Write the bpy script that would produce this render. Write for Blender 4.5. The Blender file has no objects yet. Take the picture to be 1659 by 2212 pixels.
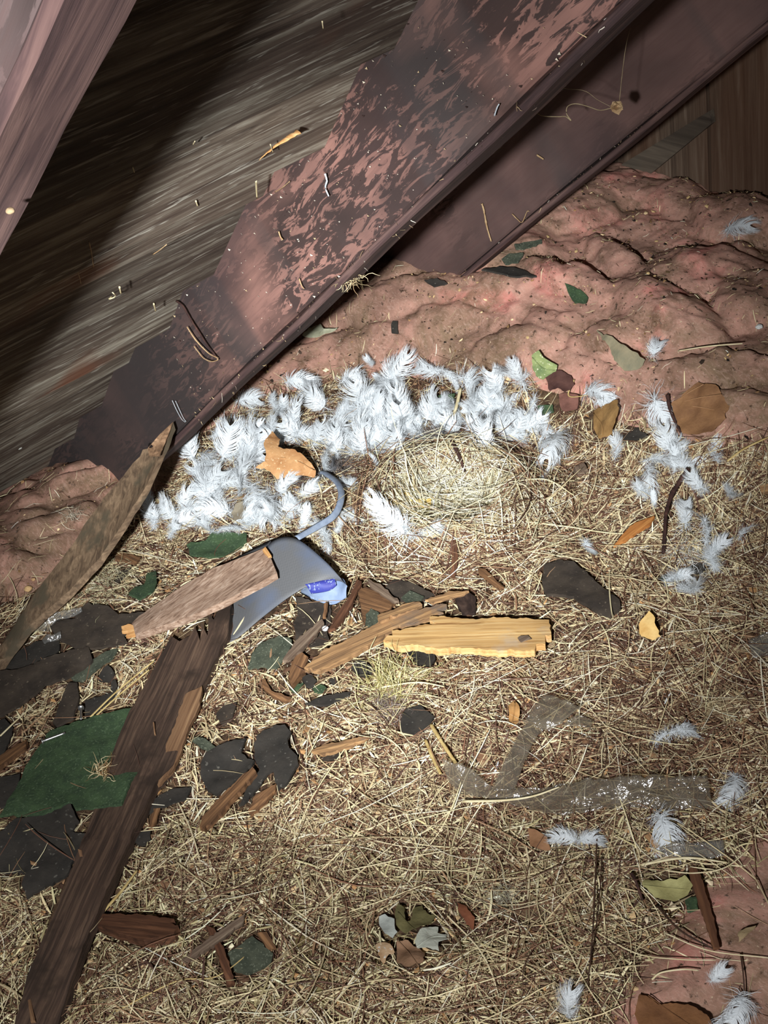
import bpy, bmesh, math, random
import numpy as np
from mathutils import Vector, Matrix
from mathutils.geometry import delaunay_2d_cdt

S = bpy.context.scene
COL = S.collection
rng = np.random.default_rng(7)
random.seed(7)

# ------------------------------------------------------------------ camera
F = 3300.0                                   # focal length in pixels of the 1659x2212 frame
CX, CY = 829.5, 1106.0
CAMP = np.array([0.0, 0.0, 1.30])
RC = np.array([[0.6690289188, 0.3523608549, -0.6544021193], [0.7281284565, -0.4873579116, 0.4819867393], [-0.1490947907, -0.7989518721, -0.5826205021]])
# columns: image right, image down, forward, each a world direction (Y runs along the ridge, Z up)
cam_d = bpy.data.cameras.new('camera')
cam = bpy.data.objects.new('camera', cam_d)
COL.objects.link(cam)
cam_d.sensor_fit = 'VERTICAL'
cam_d.sensor_height = 36.0
cam_d.sensor_width = 27.0
cam_d.lens = 36.0 * F / 2212.0
cam_d.clip_start = 0.02
M = Matrix.Identity(4)
for i in range(3):
    M[i][0] = RC[i, 0]; M[i][1] = -RC[i, 1]; M[i][2] = -RC[i, 2]; M[i][3] = CAMP[i]
cam.matrix_world = M
S.camera = cam

# ------------------------------------------------------------------ world, torch, exposure
W = bpy.data.worlds.new('attic_dark')
S.world = W
W.use_nodes = True
W.node_tree.nodes['Background'].inputs[0].default_value = (0.75, 0.85, 1.0, 1)
W.node_tree.nodes['Background'].inputs[1].default_value = 0.012

TORCH = np.array([0.0, -0.27, 1.29])
def spot(name, aim, watt, size, blend, radius, col):
    d = bpy.data.lights.new(name, 'SPOT')
    d.energy = watt; d.spot_size = math.radians(size); d.spot_blend = blend
    d.shadow_soft_size = radius; d.color = col
    o = bpy.data.objects.new(name, d); COL.objects.link(o)
    o.location = TORCH
    o.rotation_euler = (Vector(aim) - Vector(TORCH)).to_track_quat('-Z', 'Y').to_euler()
    return o
spot('torch_beam', (-1.62, 1.20, 0.0), 330, 31, 1.0, 0.020, (0.93, 0.97, 1.0))
spot('torch_spill', (-1.50, 1.05, 0.0), 120, 78, 1.0, 0.020, (0.95, 0.97, 1.0))

S.view_settings.view_transform = 'Standard'
S.view_settings.look = 'None'
S.view_settings.gamma = 1.0
S.view_settings.use_curve_mapping = False
S.view_settings.exposure = 0.0

# ------------------------------------------------------------------ numeric helpers
def ray(px, py):
    return RC @ np.array([(px - CX) / F, (py - CY) / F, 1.0])
def proj(x, y, z):
    dx, dy, dz = x - CAMP[0], y - CAMP[1], z - CAMP[2]
    a = RC[0, 0] * dx + RC[1, 0] * dy + RC[2, 0] * dz
    b = RC[0, 1] * dx + RC[1, 1] * dy + RC[2, 1] * dz
    c = RC[0, 2] * dx + RC[1, 2] * dy + RC[2, 2] * dz
    c = np.maximum(c, 0.2)
    return CX + F * a / c, CY + F * b / c
def _hash(ix, iy, s):
    h = (ix.astype(np.int64) * 374761393 + iy.astype(np.int64) * 668265263 + s * 1442695041) & 0xffffffff
    h = ((h ^ (h >> 13)) * 1274126177) & 0xffffffff
    h = h ^ (h >> 16)
    return (h & 0xffff) / 65535.0 * 2 - 1
def vnoise(x, y, s=0):
    x = np.asarray(x, float); y = np.asarray(y, float)
    ix = np.floor(x); iy = np.floor(y); fx = x - ix; fy = y - iy
    fx = fx * fx * fx * (fx * (fx * 6 - 15) + 10); fy = fy * fy * fy * (fy * (fy * 6 - 15) + 10)
    a = _hash(ix, iy, s); b = _hash(ix + 1, iy, s); c = _hash(ix, iy + 1, s); d = _hash(ix + 1, iy + 1, s)
    return (a * (1 - fx) + b * fx) * (1 - fy) + (c * (1 - fx) + d * fx) * fy
def fbm(x, y, s=0, o=4):
    r = 0; a = 1.0; t = 0
    for i in range(o):
        r = r + a * vnoise(x * 2 ** i, y * 2 ** i, s + i * 17); t += a; a *= 0.5
    return r / t
def sstep(a, b, x):
    t = np.clip((x - a) / (b - a), 0, 1)
    return t * t * (3 - 2 * t)
NEST = None
def base_h(x, y):
    """height of the litter: flat, dropping to the eave, rising to the back wall"""
    h = 0.115 * sstep(1.27, 1.56, y)
    t = np.maximum(0, -1.90 - x)
    h = h - 0.55 * t * t / (t + 0.05)
    h = h + 0.012 * vnoise(x * 6, y * 6, 3) + 0.005 * vnoise(x * 19, y * 19, 4)
    if NEST is not None:
        r = np.hypot((x - NEST[0]) / 1.0, (y - NEST[1]) / 1.0)
        h = h + 0.032 * np.exp(-((r - 0.092) / 0.034) ** 2) + 0.002 * np.exp(-(r / 0.06) ** 2)
    return h
Y_FRONT = ([300, 430, 560, 700, 900, 1130, 1250, 1330, 1440, 1560, 1700, 1900], [1010, 930, 850, 815, 805, 815, 850, 900, 930, 960, 965, 970])
BUMPS = [(840, 655, 200, 50, -8, .030), (900, 705, 170, 36, -13, .026), (760, 745, 150, 34, -10, .018), (1130, 745, 115, 52, -18, .030),
         (1225, 610, 130, 30, 22, .034), (1345, 580, 105, 42, 38, .036), (1440, 680, 150, 62, 22, .044), (1330, 735, 120, 44, -12, .026),
         (1520, 600, 160, 60, 0, .040), (1600, 480, 120, 52, 14, .046), (1250, 445, 190, 52, -12, .034), (1440, 425, 140, 40, 5, .022),
         (1620, 650, 90, 66, -30, .034), (1520, 805, 210, 34, -6, .026), (1060, 620, 120, 30, -15, .024), (1110, 520, 120, 46, -25, .024),
         (1210, 800, 120, 40, 5, .020), (1000, 790, 130, 30, -5, .018), (1580, 880, 160, 40, 6, .022), (640, 800, 110, 40, -20, .018),
         (1370, 820, 110, 34, -10, .018), (1180, 700, 60, 30, 10, .020)]
def batt_h(x, y):
    """the pink insulation along the back: soft folded lumps"""
    b = base_h(x, y)
    u, v = proj(x, y, b + 0.02)
    e = (np.interp(u, *Y_FRONT) - v) / 70.0
    wx = 34 * fbm(u / 80, v / 60, 31, 3); wy = 22 * fbm(u / 80, v / 60, 32, 3)
    h = np.zeros_like(u)
    for cx, cy, rx, ry, an, hh in BUMPS:
        a = math.radians(an)
        dx = u + wx - cx; dy = v + wy - cy
        p = (dx * math.cos(a) + dy * math.sin(a)) / rx
        q = (-dx * math.sin(a) + dy * math.cos(a)) / ry
        h = np.maximum(h, 1.1 * hh * np.maximum(0, 1 - (p * p + q * q)) ** .75)
    bil = np.abs(vnoise(u / 85 + v / 260, v / 34 - u / 200, 41)) * 0.010 + np.abs(vnoise(u / 46, v / 20, 43)) * 0.004
    fine = 0.0022 * vnoise(x * 60, y * 60, 44) + 0.0012 * vnoise(x * 150, y * 150, 45)
    return b + np.where(e > 0, 0.016 * sstep(0, 1, e) + (.85 * h + .7 * bil + fine) * sstep(-0.1, 1.2, e), 0.03 * np.maximum(e, -1)) - 0.002
L_EDGE = [(-60, 1320), (60, 1290), (150, 1215), (235, 1150), (300, 1110), (372, 1035), (430, 960), (430, 900)]
def left_h(x, y):
    """the strip of insulation at the foot of the near rafter"""
    b = base_h(x, y)
    u, v = proj(x, y, b)
    e = (np.interp(u, [p[0] for p in L_EDGE], [p[1] for p in L_EDGE]) - v) / 60.0
    h = 0.018 + np.abs(vnoise(u / 110 - v / 200, v / 36 + u / 120, 51)) * 0.022 + 0.004 * vnoise(x * 50, y * 50, 52)
    return b + np.where(e > 0, h * sstep(-0.2, 1.0, e), 0.03 * np.maximum(e, -1)) - 0.002
R_EDGE = ([1200, 1330, 1420, 1520, 1600, 1700, 1800], [2400, 2150, 2010, 1900, 1830, 1700, 1600])
def right_h(x, y):
    """the bare insulation at the near right corner"""
    b = base_h(x, y)
    u, v = proj(x, y, b)
    e = (v - np.interp(u, *R_EDGE)) / 90.0
    h = 0.010 + 0.010 * np.abs(vnoise(u / 150, v / 90, 61)) + 0.002 * vnoise(x * 60, y * 60, 62)
    return b + np.where(e > 0, h * sstep(-0.2, 1.2, e), 0.03 * np.maximum(e, -1)) - 0.002
def ground_h(x, y):
    return np.maximum(np.maximum(base_h(x, y), batt_h(x, y)), np.maximum(left_h(x, y), right_h(x, y)))
def at(px, py, lift=0.0):
    """the point above the ground where the line of sight through a pixel of the photo meets it"""
    d = ray(px, py)
    ts = np.linspace(1.2, 3.6, 400)
    P = CAMP[None] + ts[:, None] * d[None]
    g = P[:, 2] - ground_h(P[:, 0], P[:, 1]) - lift
    k = int(np.argmax(g < 0))
    if g[k] >= 0: k = len(ts) - 1
    if k == 0: return P[0]
    a, b = g[k - 1], g[k]
    t = ts[k - 1] + (ts[k] - ts[k - 1]) * a / (a - b + 1e-12)
    return CAMP + t * d
def on_y(px, py, Y):
    d = ray(px, py)
    return CAMP + d * (Y / d[1])
def px_m(P):
    return float((np.asarray(P) - CAMP) @ RC[:, 2]) / F
NEST = at(985, 1112)[:2]

# ------------------------------------------------------------------ materials
def lin(r, g, b):
    f = lambda c: ((c / 255 + 0.055) / 1.055) ** 2.4 if c > 10.31 else c / 255 / 12.92
    return (f(r), f(g), f(b), 1.0)
class NT:
    def __init__(s, name, rough=0.85):
        s.m = bpy.data.materials.new(name); s.m.use_nodes = True
        s.t = s.m.node_tree; s.b = s.t.nodes['Principled BSDF']
        s.b.inputs['Roughness'].default_value = rough
        s.b.inputs['Specular IOR Level'].default_value = 0.25
        s.co = s.n('ShaderNodeTexCoord')
    def n(s, typ, **kw):
        o = s.t.nodes.new(typ)
        for k, v in kw.items():
            if k[0] == '_': setattr(o, k[1:], v)
        return o
    def l(s, a, b): s.t.links.new(a, b)
    def noise(s, scale, detail=4, rough=0.55, dist=0.0, vec=None, stretch=None, off=0):
        n = s.n('ShaderNodeTexNoise')
        n.inputs['Scale'].default_value = scale; n.inputs['Detail'].default_value = detail
        n.inputs['Roughness'].default_value = rough; n.inputs['Distortion'].default_value = dist
        mp = s.n('ShaderNodeMapping'); mp.inputs['Scale'].default_value = stretch or (1, 1, 1)
        mp.inputs['Location'].default_value = (off, off * 1.7, off * 0.6)
        s.l(vec or s.co.outputs['Object'], mp.inputs[0]); s.l(mp.outputs[0], n.inputs['Vector'])
        return n.outputs['Fac']
    def ramp(s, fac, stops, interp='LINEAR'):
        r = s.n('ShaderNodeValToRGB'); r.color_ramp.interpolation = interp
        e = r.color_ramp.elements
        while len(e) < len(stops): e.new(0.5)
        for q, (p, c) in zip(e, stops):
            q.position = p; q.color = c if len(c) == 4 else (*c, 1)
        s.l(fac, r.inputs[0]); return r.outputs[0]
    def mask(s, fac, a, b):
        return s.ramp(fac, [(a, (0, 0, 0, 1)), (b, (1, 1, 1, 1))])
    def mix(s, fac, a, b, typ='MIX'):
        m = s.n('ShaderNodeMix'); m.data_type = 'RGBA'; m.blend_type = typ
        for v, k in ((fac, 0), (a, 6), (b, 7)):
            if hasattr(v, 'links'): s.l(v, m.inputs[k])
            else: m.inputs[k].default_value = v
        return m.outputs[2]
    def mul(s, a, b):
        m = s.n('ShaderNodeMath'); m.operation = 'MULTIPLY'
        for v, k in ((a, 0), (b, 1)):
            if hasattr(v, 'links'): s.l(v, m.inputs[k])
            else: m.inputs[k].default_value = v
        return m.outputs[0]
    def bump(s, fac, strength=0.4, dist=0.002):
        b = s.n('ShaderNodeBump'); b.inputs['Strength'].default_value = strength; b.inputs['Distance'].default_value = dist
        s.l(fac, b.inputs['Height']); s.l(b.outputs[0], s.b.inputs['Normal'])
    def col(s, c):
        if hasattr(c, 'links'): s.l(c, s.b.inputs['Base Color'])
        else: s.b.inputs['Base Color'].default_value = c
        return s.m

def wood(name, light, dark, mid=None, along=5, across=160, rough=0.8, patch=None, patch_amt=(0.55, 0.7), bump=0.5, seed=0):
    t = NT(name, rough)
    g = t.noise(1.0, 5, 0.65, 0.6, stretch=(along, across, across), off=seed)
    g2 = t.noise(1.0, 3, 0.6, 0.3, stretch=(along * 0.5, across * 0.25, across * 0.25), off=seed + 3)
    c = t.ramp(g, [(0.30, dark), (0.48, mid or light), (0.68, light)])
    c = t.mix(t.mask(g2, 0.35, 0.7), c, t.mix(0.55, c, dark))
    if patch:
        c = t.mix(t.mask(t.noise(14, 4, 0.6, off=seed + 9), *patch_amt), c, patch)
    t.bump(g, bump, 0.0015)
    return t.col(c)

def flat_mat(name, a, b, scale=60, rough=0.85, bump=0.3, detail=4, spots=None, spot_rng=(0.62, 0.7), dist=0.001):
    t = NT(name, rough)
    g = t.noise(scale, detail, 0.6)
    c = t.mix(t.mask(g, 0.35, 0.65), a, b)
    if spots: c = t.mix(t.mask(t.noise(scale * 6, 2, 0.5, off=5), *spot_rng), c, spots)
    t.bump(t.noise(scale * 5, 3, 0.6, off=2), bump, dist)
    return t.col(c)

def attr_mat(name, rough=0.7, spec=0.25, trans=0.0):
    t = NT(name, rough)
    a = t.n('ShaderNodeAttribute'); a.attribute_name = 'col'
    t.l(a.outputs['Color'], t.b.inputs['Base Color'])
    t.b.inputs['Specular IOR Level'].default_value = spec
    return t.m

def rafter_mat(name, seed, dirty, foot, tone=((150, 116, 110), (100, 80, 77))):
    """old red-brown stained lumber with black mould following the grain"""
    t = NT(name, 0.75)
    red = lin(*tone[0]); dk = lin(56, 46, 44); br = lin(*tone[1]); grey = lin(72, 68, 67)
    wv = t.noise(1.0, 3, 0.55, 0.8, stretch=(7, 16, 16), off=seed + 1)                 # lets the grain wander
    fig = t.noise(1.0, 6, 0.66, 1.6, stretch=(17, 78, 78), off=seed)
    fine = t.noise(1.0, 4, 0.6, 0.4, stretch=(14, 260, 260), off=seed + 5)
    big = t.noise(1.0, 3, 0.55, 0.3, stretch=(5, 9, 9), off=seed + 2)
    band = t.noise(1.0, 2, 0.5, 0.1, stretch=(9, 1.2, 1.2), off=seed + 4)
    base = t.mix(t.mask(big, 0.35, 0.6), br, red)
    base = t.mix(t.mul(t.mask(fine, 0.45, 0.7), 0.35), base, lin(92, 66, 62))
    mask = t.mask(t.mix(0.32, fig, wv), 0.488 + dirty * .2, 0.516 + dirty * .2)
    inv = t.n('ShaderNodeMath'); inv.operation = 'SUBTRACT'; inv.inputs[0].default_value = 1.0; t.l(mask, inv.inputs[1])
    both = t.mul(inv.outputs[0], t.mask(t.noise(1.0, 2, 0.5, stretch=(4, 7, 7), off=seed + 7), 0.44 - dirty, 0.58 - dirty))
    c = t.mix(t.mul(both, .9), base, dk)
    c = t.mix(t.mul(t.mask(band, 0.56, 0.66), 0.6), c, grey)
    c = t.mix(t.mul(t.mask(t.noise(5, 3, 0.5, off=seed + 6), 0.5, 0.68), 0.6), c, lin(72, 58, 58))
    # mould climbing from the eave end
    sx = t.n('ShaderNodeSeparateXYZ'); t.l(t.co.outputs['Object'], sx.inputs[0])
    ad = t.n('ShaderNodeMath'); ad.operation = 'MULTIPLY_ADD'
    t.l(t.noise(9, 3, 0.6, off=seed + 11), ad.inputs[0]); ad.inputs[1].default_value = 0.35; t.l(sx.outputs[0], ad.inputs[2])
    mr = t.n('ShaderNodeMapRange'); t.l(ad.outputs[0], mr.inputs[0])
    mr.inputs[1].default_value = foot; mr.inputs[2].default_value = foot + 0.30
    c = t.mix(t.mul(mr.outputs[0], 0.85), c, lin(60, 54, 53))
    t.bump(fine, 0.4, 0.0008)
    return t.col(c)

def ceiling_mat():
    t = NT('weathered_sheathing', 0.85)
    g = t.noise(1.0, 6, 0.68, 0.6, stretch=(75, 4, 75))
    g2 = t.noise(1.0, 4, 0.6, 0.5, stretch=(16, 1.8, 16), off=3)
    g3 = t.noise(1.0, 3, 0.6, 0.5, stretch=(190, 16, 190), off=6)
    c = t.ramp(g, [(0.32, lin(56, 46, 40)), (0.5, lin(112, 100, 88)), (0.68, lin(176, 170, 154))])
    c = t.mix(t.mask(g2, 0.36, 0.60), t.mix(0.65, c, lin(66, 50, 43)), c)
    c = t.mix(t.mul(t.mask(g3, 0.58, 0.66), 0.5), c, lin(206, 202, 188))
    c = t.mix(t.mul(t.mask(t.noise(4, 3, 0.5, off=8), 0.60, 0.70), 0.6), c, lin(120, 72, 48))
    at_ = t.n('ShaderNodeAttribute'); at_.attribute_name = 'col'
    c = t.mix(1.0, c, at_.outputs['Color'], 'MULTIPLY')
    t.bump(g, 0.5, 0.0015)
    return t.col(c)

def batt_mat(name, shift, dirt):
    t = NT(name, 1.0)
    t.b.inputs['Specular IOR Level'].default_value = 0.05
    p = t.noise(7, 5, 0.6, 0.6, off=shift)
    c = t.ramp(p, [(0.32, lin(146, 112, 96)), (0.46, lin(178, 136, 118)), (0.58, lin(200, 150, 132)), (0.70, lin(214, 136, 124))])
    d = t.noise(6, 6, 0.70, 0.8, off=shift + 4)
    c = t.mix(t.mul(t.mask(d, 0.48 - dirt, 0.66 - dirt), 0.85), c, lin(126, 106, 82))
    d2 = t.noise(24, 6, 0.72, 0.4, off=shift + 7)
    c = t.mix(t.mul(t.mask(d2, 0.48 - dirt * 0.5, 0.66 - dirt * 0.5), 0.75), c, lin(104, 82, 62))
    c = t.mix(t.mask(t.noise(110, 4, 0.65, off=shift + 9), 0.60, 0.68), c, lin(74, 58, 46))
    c = t.mix(t.mask(t.noise(150, 3, 0.6, off=shift + 12), 0.68, 0.72), c, lin(206, 182, 150))
    c = t.mix(t.mul(t.mask(t.noise(1.0, 4, 0.7, 2.5, stretch=(60, 160, 60), off=shift + 15), 0.5, 0.72), .35), c, lin(226, 190, 172))
    t.bump(t.noise(150, 6, 0.8, 1.5), 0.5, 0.003)
    return t.col(c)

# ------------------------------------------------------------------ object helpers
def obj(name, me, mat=None, parent=None, M=None):
    o = bpy.data.objects.new(name, me); COL.objects.link(o)
    if me is not None and mat is not None:
        me.materials.clear(); me.materials.append(mat)
    if parent is not None: o.parent = parent
    if M is not None: o.matrix_world = M
    return o
def tag(o, label, cat, group=None, kind=None):
    o['label'] = label; o['category'] = cat
    if group: o['group'] = group
    if kind: o['kind'] = kind
    return o
def np_mesh(name, V, Q, smooth=True, col=None):
    """mesh from numpy vertices and an (n,3) or (n,4) face array"""
    me = bpy.data.meshes.new(name)
    V = np.asarray(V, np.float32); Q = np.asarray(Q, np.int32); k = Q.shape[1]
    me.vertices.add(len(V)); me.vertices.foreach_set('co', V.ravel())
    me.loops.add(Q.size); me.loops.foreach_set('vertex_index', Q.ravel())
    me.polygons.add(len(Q)); me.polygons.foreach_set('loop_start', np.arange(0, Q.size, k, dtype=np.int32))
    me.polygons.foreach_set('use_smooth', np.full(len(Q), smooth, bool))
    if col is not None:
        a = me.attributes.new('col', 'FLOAT_COLOR', 'POINT')
        c4 = np.ones((len(V), 4), np.float32); c4[:, :3] = col
        a.data.foreach_set('color', c4.ravel())
    me.update(calc_edges=True); me.validate()
    return me
def grid_faces(nr, nc):
    i = np.arange(nr - 1)[:, None] * nc + np.arange(nc - 1)[None]
    return np.stack([i, i + 1, i + nc + 1, i + nc], -1).reshape(-1, 4)
def box_bm(x0, x1, y0, y1, z0, z1, bev=0.0, segs=1, cuts=0):
    bm = bmesh.new()
    bmesh.ops.create_cube(bm, size=1, matrix=Matrix.Translation(((x0 + x1) / 2, (y0 + y1) / 2, (z0 + z1) / 2)) @ Matrix.Diagonal((x1 - x0, y1 - y0, z1 - z0, 1)))
    if cuts:
        es = [e for e in bm.edges if abs(e.verts[0].co.x - e.verts[1].co.x) > (x1 - x0) * 0.9]
        bmesh.ops.subdivide_edges(bm, edges=es, cuts=cuts)
    if bev: bmesh.ops.bevel(bm, geom=list(bm.edges), offset=bev, segments=segs, affect='EDGES', clamp_overlap=True, profile=0.6)
    return bm
def bm_mesh(name, bm):
    me = bpy.data.meshes.new(name); bm.normal_update(); bm.to_mesh(me); bm.free(); return me
def frame(o, x, z):
    z = Vector(z).normalized(); x = Vector(x); x = (x - z * x.dot(z)).normalized(); y = z.cross(x)
    m = Matrix.Identity(4)
    for i in range(3): m[i][0] = x[i]; m[i][1] = y[i]; m[i][2] = z[i]; m[i][3] = o[i]
    return m
def spline(P, n):
    """Catmull-Rom through the rows of P, n samples"""
    P = np.asarray(P, float)
    if len(P) == 2: t = np.linspace(0, 1, n)[:, None]; return P[0] * (1 - t) + P[1] * t
    Q = np.vstack([2 * P[0] - P[1], P, 2 * P[-1] - P[-2]])
    u = np.linspace(0, len(P) - 1 - 1e-9, n); k = u.astype(int); t = (u - k)[:, None]
    a, b, c, d = Q[k], Q[k + 1], Q[k + 2], Q[k + 3]
    return 0.5 * (2 * b + (c - a) * t + (2 * a - 5 * b + 4 * c - d) * t * t + (3 * b - a - 3 * c + d) * t ** 3)
def tube_mesh(name, P, rad, sides=6, flat=1.0, smooth=True):
    """closed tube along the rows of P; rad per row; flat squeezes the section vertically"""
    P = np.asarray(P, float); n = len(P); rad = np.broadcast_to(np.asarray(rad, float), (n,))
    T = np.gradient(P, axis=0); T /= np.linalg.norm(T, axis=1)[:, None] + 1e-12
    up = np.array([0.03, 0.02, 1.0])
    A = np.cross(T, up); A /= np.linalg.norm(A, axis=1)[:, None] + 1e-9
    B = np.cross(A, T)
    th = np.arange(sides) / sides * 2 * math.pi
    V = P[:, None] + rad[:, None, None] * (A[:, None] * np.cos(th)[None, :, None] + flat * B[:, None] * np.sin(th)[None, :, None])
    V = V.reshape(-1, 3)
    i = np.arange(n - 1)[:, None] * sides; j = np.arange(sides)[None]; j2 = (j + 1) % sides
    Q = np.stack([i + j, i + j2, i + sides + j2, i + sides + j], -1).reshape(-1, 4)
    me = bpy.data.meshes.new(name)
    faces = [tuple(q) for q in Q] + [tuple(range(sides))[::-1], tuple((n - 1) * sides + k for k in range(sides))]
    me.from_pydata([tuple(v) for v in V], [], faces)
    me.polygons.foreach_set('use_smooth', [smooth] * len(me.polygons)); me.update()
    return me

def px_path(pts, n):
    return spline(np.array([at(p[0], p[1], p[2] if len(p) > 2 else 0.01) for p in pts]), n)

# ------------------------------------------------------------------ the attic shell
TH = math.radians(40)
DN = np.array([-math.cos(TH), 0, -math.sin(TH)])        # down the roof slope
NN = np.array([math.sin(TH), 0, -math.cos(TH)])         # from the roof into the attic
ROOF_W, RAFT_W = -0.331, -0.196                         # distance of sheathing and rafter bottoms below the eye line
def slope_frame(s, Y, w):
    return frame(CAMP + DN * s + np.array([0, Y, 0]) + NN * w, DN, NN)

# sheathing boards run along the ridge, each a little tilted so that its lower edge stands proud
bm = bmesh.new()
BT = bm.verts.layers.float_color.new('col')
s_edges = [-0.65, -0.49, -0.33, -0.17, 0.0, 0.155, 0.31, 0.465, 0.62, 0.775, 0.93, 1.10, 1.277, 1.424, 1.615, 1.80, 1.97, 2.14, 2.31, 2.48, 2.65, 2.82, 3.0]
for i in range(len(s_edges) - 1):
    a, b = s_edges[i] + 0.003, s_edges[i + 1] - 0.003
    st = [0.0, 0.004, -0.002, 0.006, 0.001][i % 5]; lp = 0.023 + 0.006 * (i % 3)
    v = []
    ny = 14
    for j in range(ny + 1):
        Y = -0.5 + 3.0 * j / ny
        wob = 0.0015 * math.sin(j * 2.1 + i)
        v.append([bm.verts.new((a, Y, st + wob)), bm.verts.new((b, Y, st + lp + wob)), bm.verts.new((b, Y, -0.03)), bm.verts.new((a, Y, -0.03))])
    tint = [0.95, 1.15, 0.8, 1.05, 0.7, 1.2, 0.9][(i * 3) % 7]
    for q in v:
        for w in q: w[BT] = (tint, tint * .99, tint * .96, 1)
    for j in range(ny):
        for k in range(4):
            bm.faces.new((v[j][k], v[j + 1][k], v[j + 1][(k + 1) % 4], v[j][(k + 1) % 4]))
    bm.faces.new(v[0]); bm.faces.new(v[-1][::-1])
bmesh.ops.recalc_face_normals(bm, faces=bm.faces)
fr = Matrix.Identity(4)
for i in range(3): fr[i][0] = DN[i]; fr[i][1] = (0, 1, 0)[i]; fr[i][2] = NN[i]; fr[i][3] = (CAMP + NN * (ROOF_W - 0.006))[i]
o = obj('ceiling', bm_mesh('ceiling', bm), ceiling_mat(), M=fr); o['kind'] = 'structure'

def rafter(Y, s0, s1, seed, dirty, foot, label, tone, depth=None, thick=0.038):
    """a rafter whose near face stands at Y; local x runs down the slope, y down from the roof, z along the ridge"""
    t = bpy.data.objects.new('rafter', None); COL.objects.link(t)
    t.matrix_world = frame(CAMP + DN * s0 + np.array([0, Y, 0]) + NN * ROOF_W, DN, np.array([0, 1.0, 0]))
    tag(t, label, 'rafter')
    flip = 1 if (t.matrix_world.to_3x3() @ Vector((0, 1, 0))).dot(Vector(NN)) > 0 else -1
    d = (RAFT_W - ROOF_W) if depth is None else depth
    L = s1 - s0
    bm = box_bm(0, L, min(0, flip * d), max(0, flip * d), 0, thick, 0.003, 1, cuts=30)
    for v in bm.verts:
        v.co.y += 0.0012 * math.sin(v.co.x * 9 + seed) * (abs(v.co.y) / d); v.co.z += 0.0012 * math.sin(v.co.x * 6 + seed * 2)
    body = obj('beam_body', bm_mesh('beam_body', bm), rafter_mat('stained_rafter_wood', seed, dirty, foot, tone), t)
    a, b = flip * (d + 0.0025), flip * (d + 0.0105)
    bm = box_bm(0, L, min(a, b), max(a, b), -0.001, thick + 0.001, 0.0015, 1, cuts=60)
    for v in bm.verts: v.co.y += flip * 0.0012 * math.sin(v.co.x * 13 + seed) ; v.co.z += 0.0010 * math.sin(v.co.x * 37 + seed)
    obj('edge_lath', bm_mesh('edge_lath', bm), LATH, t)
    return t
LATH = wood('dark_lath', lin(126, 98, 90), lin(48, 38, 38), lin(82, 62, 60), 4, 90)
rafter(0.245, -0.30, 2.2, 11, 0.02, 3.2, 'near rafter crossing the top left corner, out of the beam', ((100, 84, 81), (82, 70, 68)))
rafter(0.87, -0.30, 2.75, 3, 0.07, 2.0, 'large stained rafter crossing above the feathers, black mould along its grain', ((160, 118, 106), (102, 77, 70)))
rafter(1.49, -0.30, 2.75, 21, -0.06, 2.6, 'second rafter behind the large one, smooth dark red-brown wood', ((116, 90, 84), (88, 70, 66)))

# back wall: rough boards
t = NT('back_wall_boards', 0.9)
g = t.noise(1.0, 5, 0.65, 0.4, stretch=(90, 90, 4)); g2 = t.noise(1.0, 3, 0.6, 0.4, stretch=(9, 9, 1.2), off=4)
c = t.ramp(g, [(0.3, lin(66, 52, 42)), (0.55, lin(112, 94, 78)), (0.75, lin(150, 134, 116))])
c = t.mix(t.mask(g2, 0.4, 0.66), t.mix(0.6, c, lin(92, 62, 44)), c)
t.bump(g, 0.5, 0.002); t.col(c)
bm = bmesh.new()
xs = np.arange(-3.0, 0.9, 0.145)
for i, x in enumerate(xs):
    off = 0.004 * ((i * 7) % 3)
    b2 = box_bm(x + 0.001, x + 0.143, 1.955 + off, 1.985 + off, -0.4, 2.2, 0.002)
    me = bm_mesh('tmp', b2); bm.from_mesh(me); bpy.data.meshes.remove(me)
o = obj('wall_back', bm_mesh('wall_back', bm), t.m); o['kind'] = 'structure'

# ------------------------------------------------------------------ floor under the litter, insulation
def height_patch(name, fn, x0, x1, y0, y1, step, mat):
    nx = int((x1 - x0) / step) + 1; ny = int((y1 - y0) / step) + 1
    X, Y = np.meshgrid(np.linspace(x0, x1, nx), np.linspace(y0, y1, ny))
    Z = fn(X, Y)
    return obj(name, np_mesh(name, np.stack([X, Y, Z], -1).reshape(-1, 3), grid_faces(ny, nx)), mat)
fl = NT('trodden_litter', 0.95)
g = fl.noise(70, 6, 0.7, 0.4); g2 = fl.noise(14, 4, 0.6, off=3)
c = fl.ramp(g, [(0.3, lin(40, 29, 22)), (0.5, lin(86, 66, 48)), (0.7, lin(140, 116, 84))])
c = fl.mix(fl.mask(g2, 0.4, 0.65), c, fl.mix(0.5, c, lin(58, 36, 28)))
fl.bump(g, 0.8, 0.004); fl.col(c)
o = height_patch('floor', base_h, -2.75, 0.1, -0.1, 1.955, 0.008, fl.m); o['kind'] = 'structure'
o = height_patch('insulation_batt', batt_h, -2.35, -0.4, 0.95, 1.953, 0.0045, batt_mat('pink_insulation', 0, 0.0))
tag(o, 'lumpy pink fibreglass insulation along the back wall, dusted with dirt', 'insulation')
o = height_patch('insulation_batt', left_h, -2.75, -1.45, 0.3, 1.05, 0.006, batt_mat('dirty_pink_insulation', 5, 0.06))
tag(o, 'dirty strip of pink insulation at the foot of the large rafter', 'insulation')
o = height_patch('insulation_batt', right_h, -0.95, -0.2, 0.25, 1.2, 0.006, batt_mat('corner_pink_insulation', 9, 0.03))  # same pinks as the back batt, with slightly more dirt
tag(o, 'reddish insulation showing through the straw in the near right corner', 'insulation')

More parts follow.
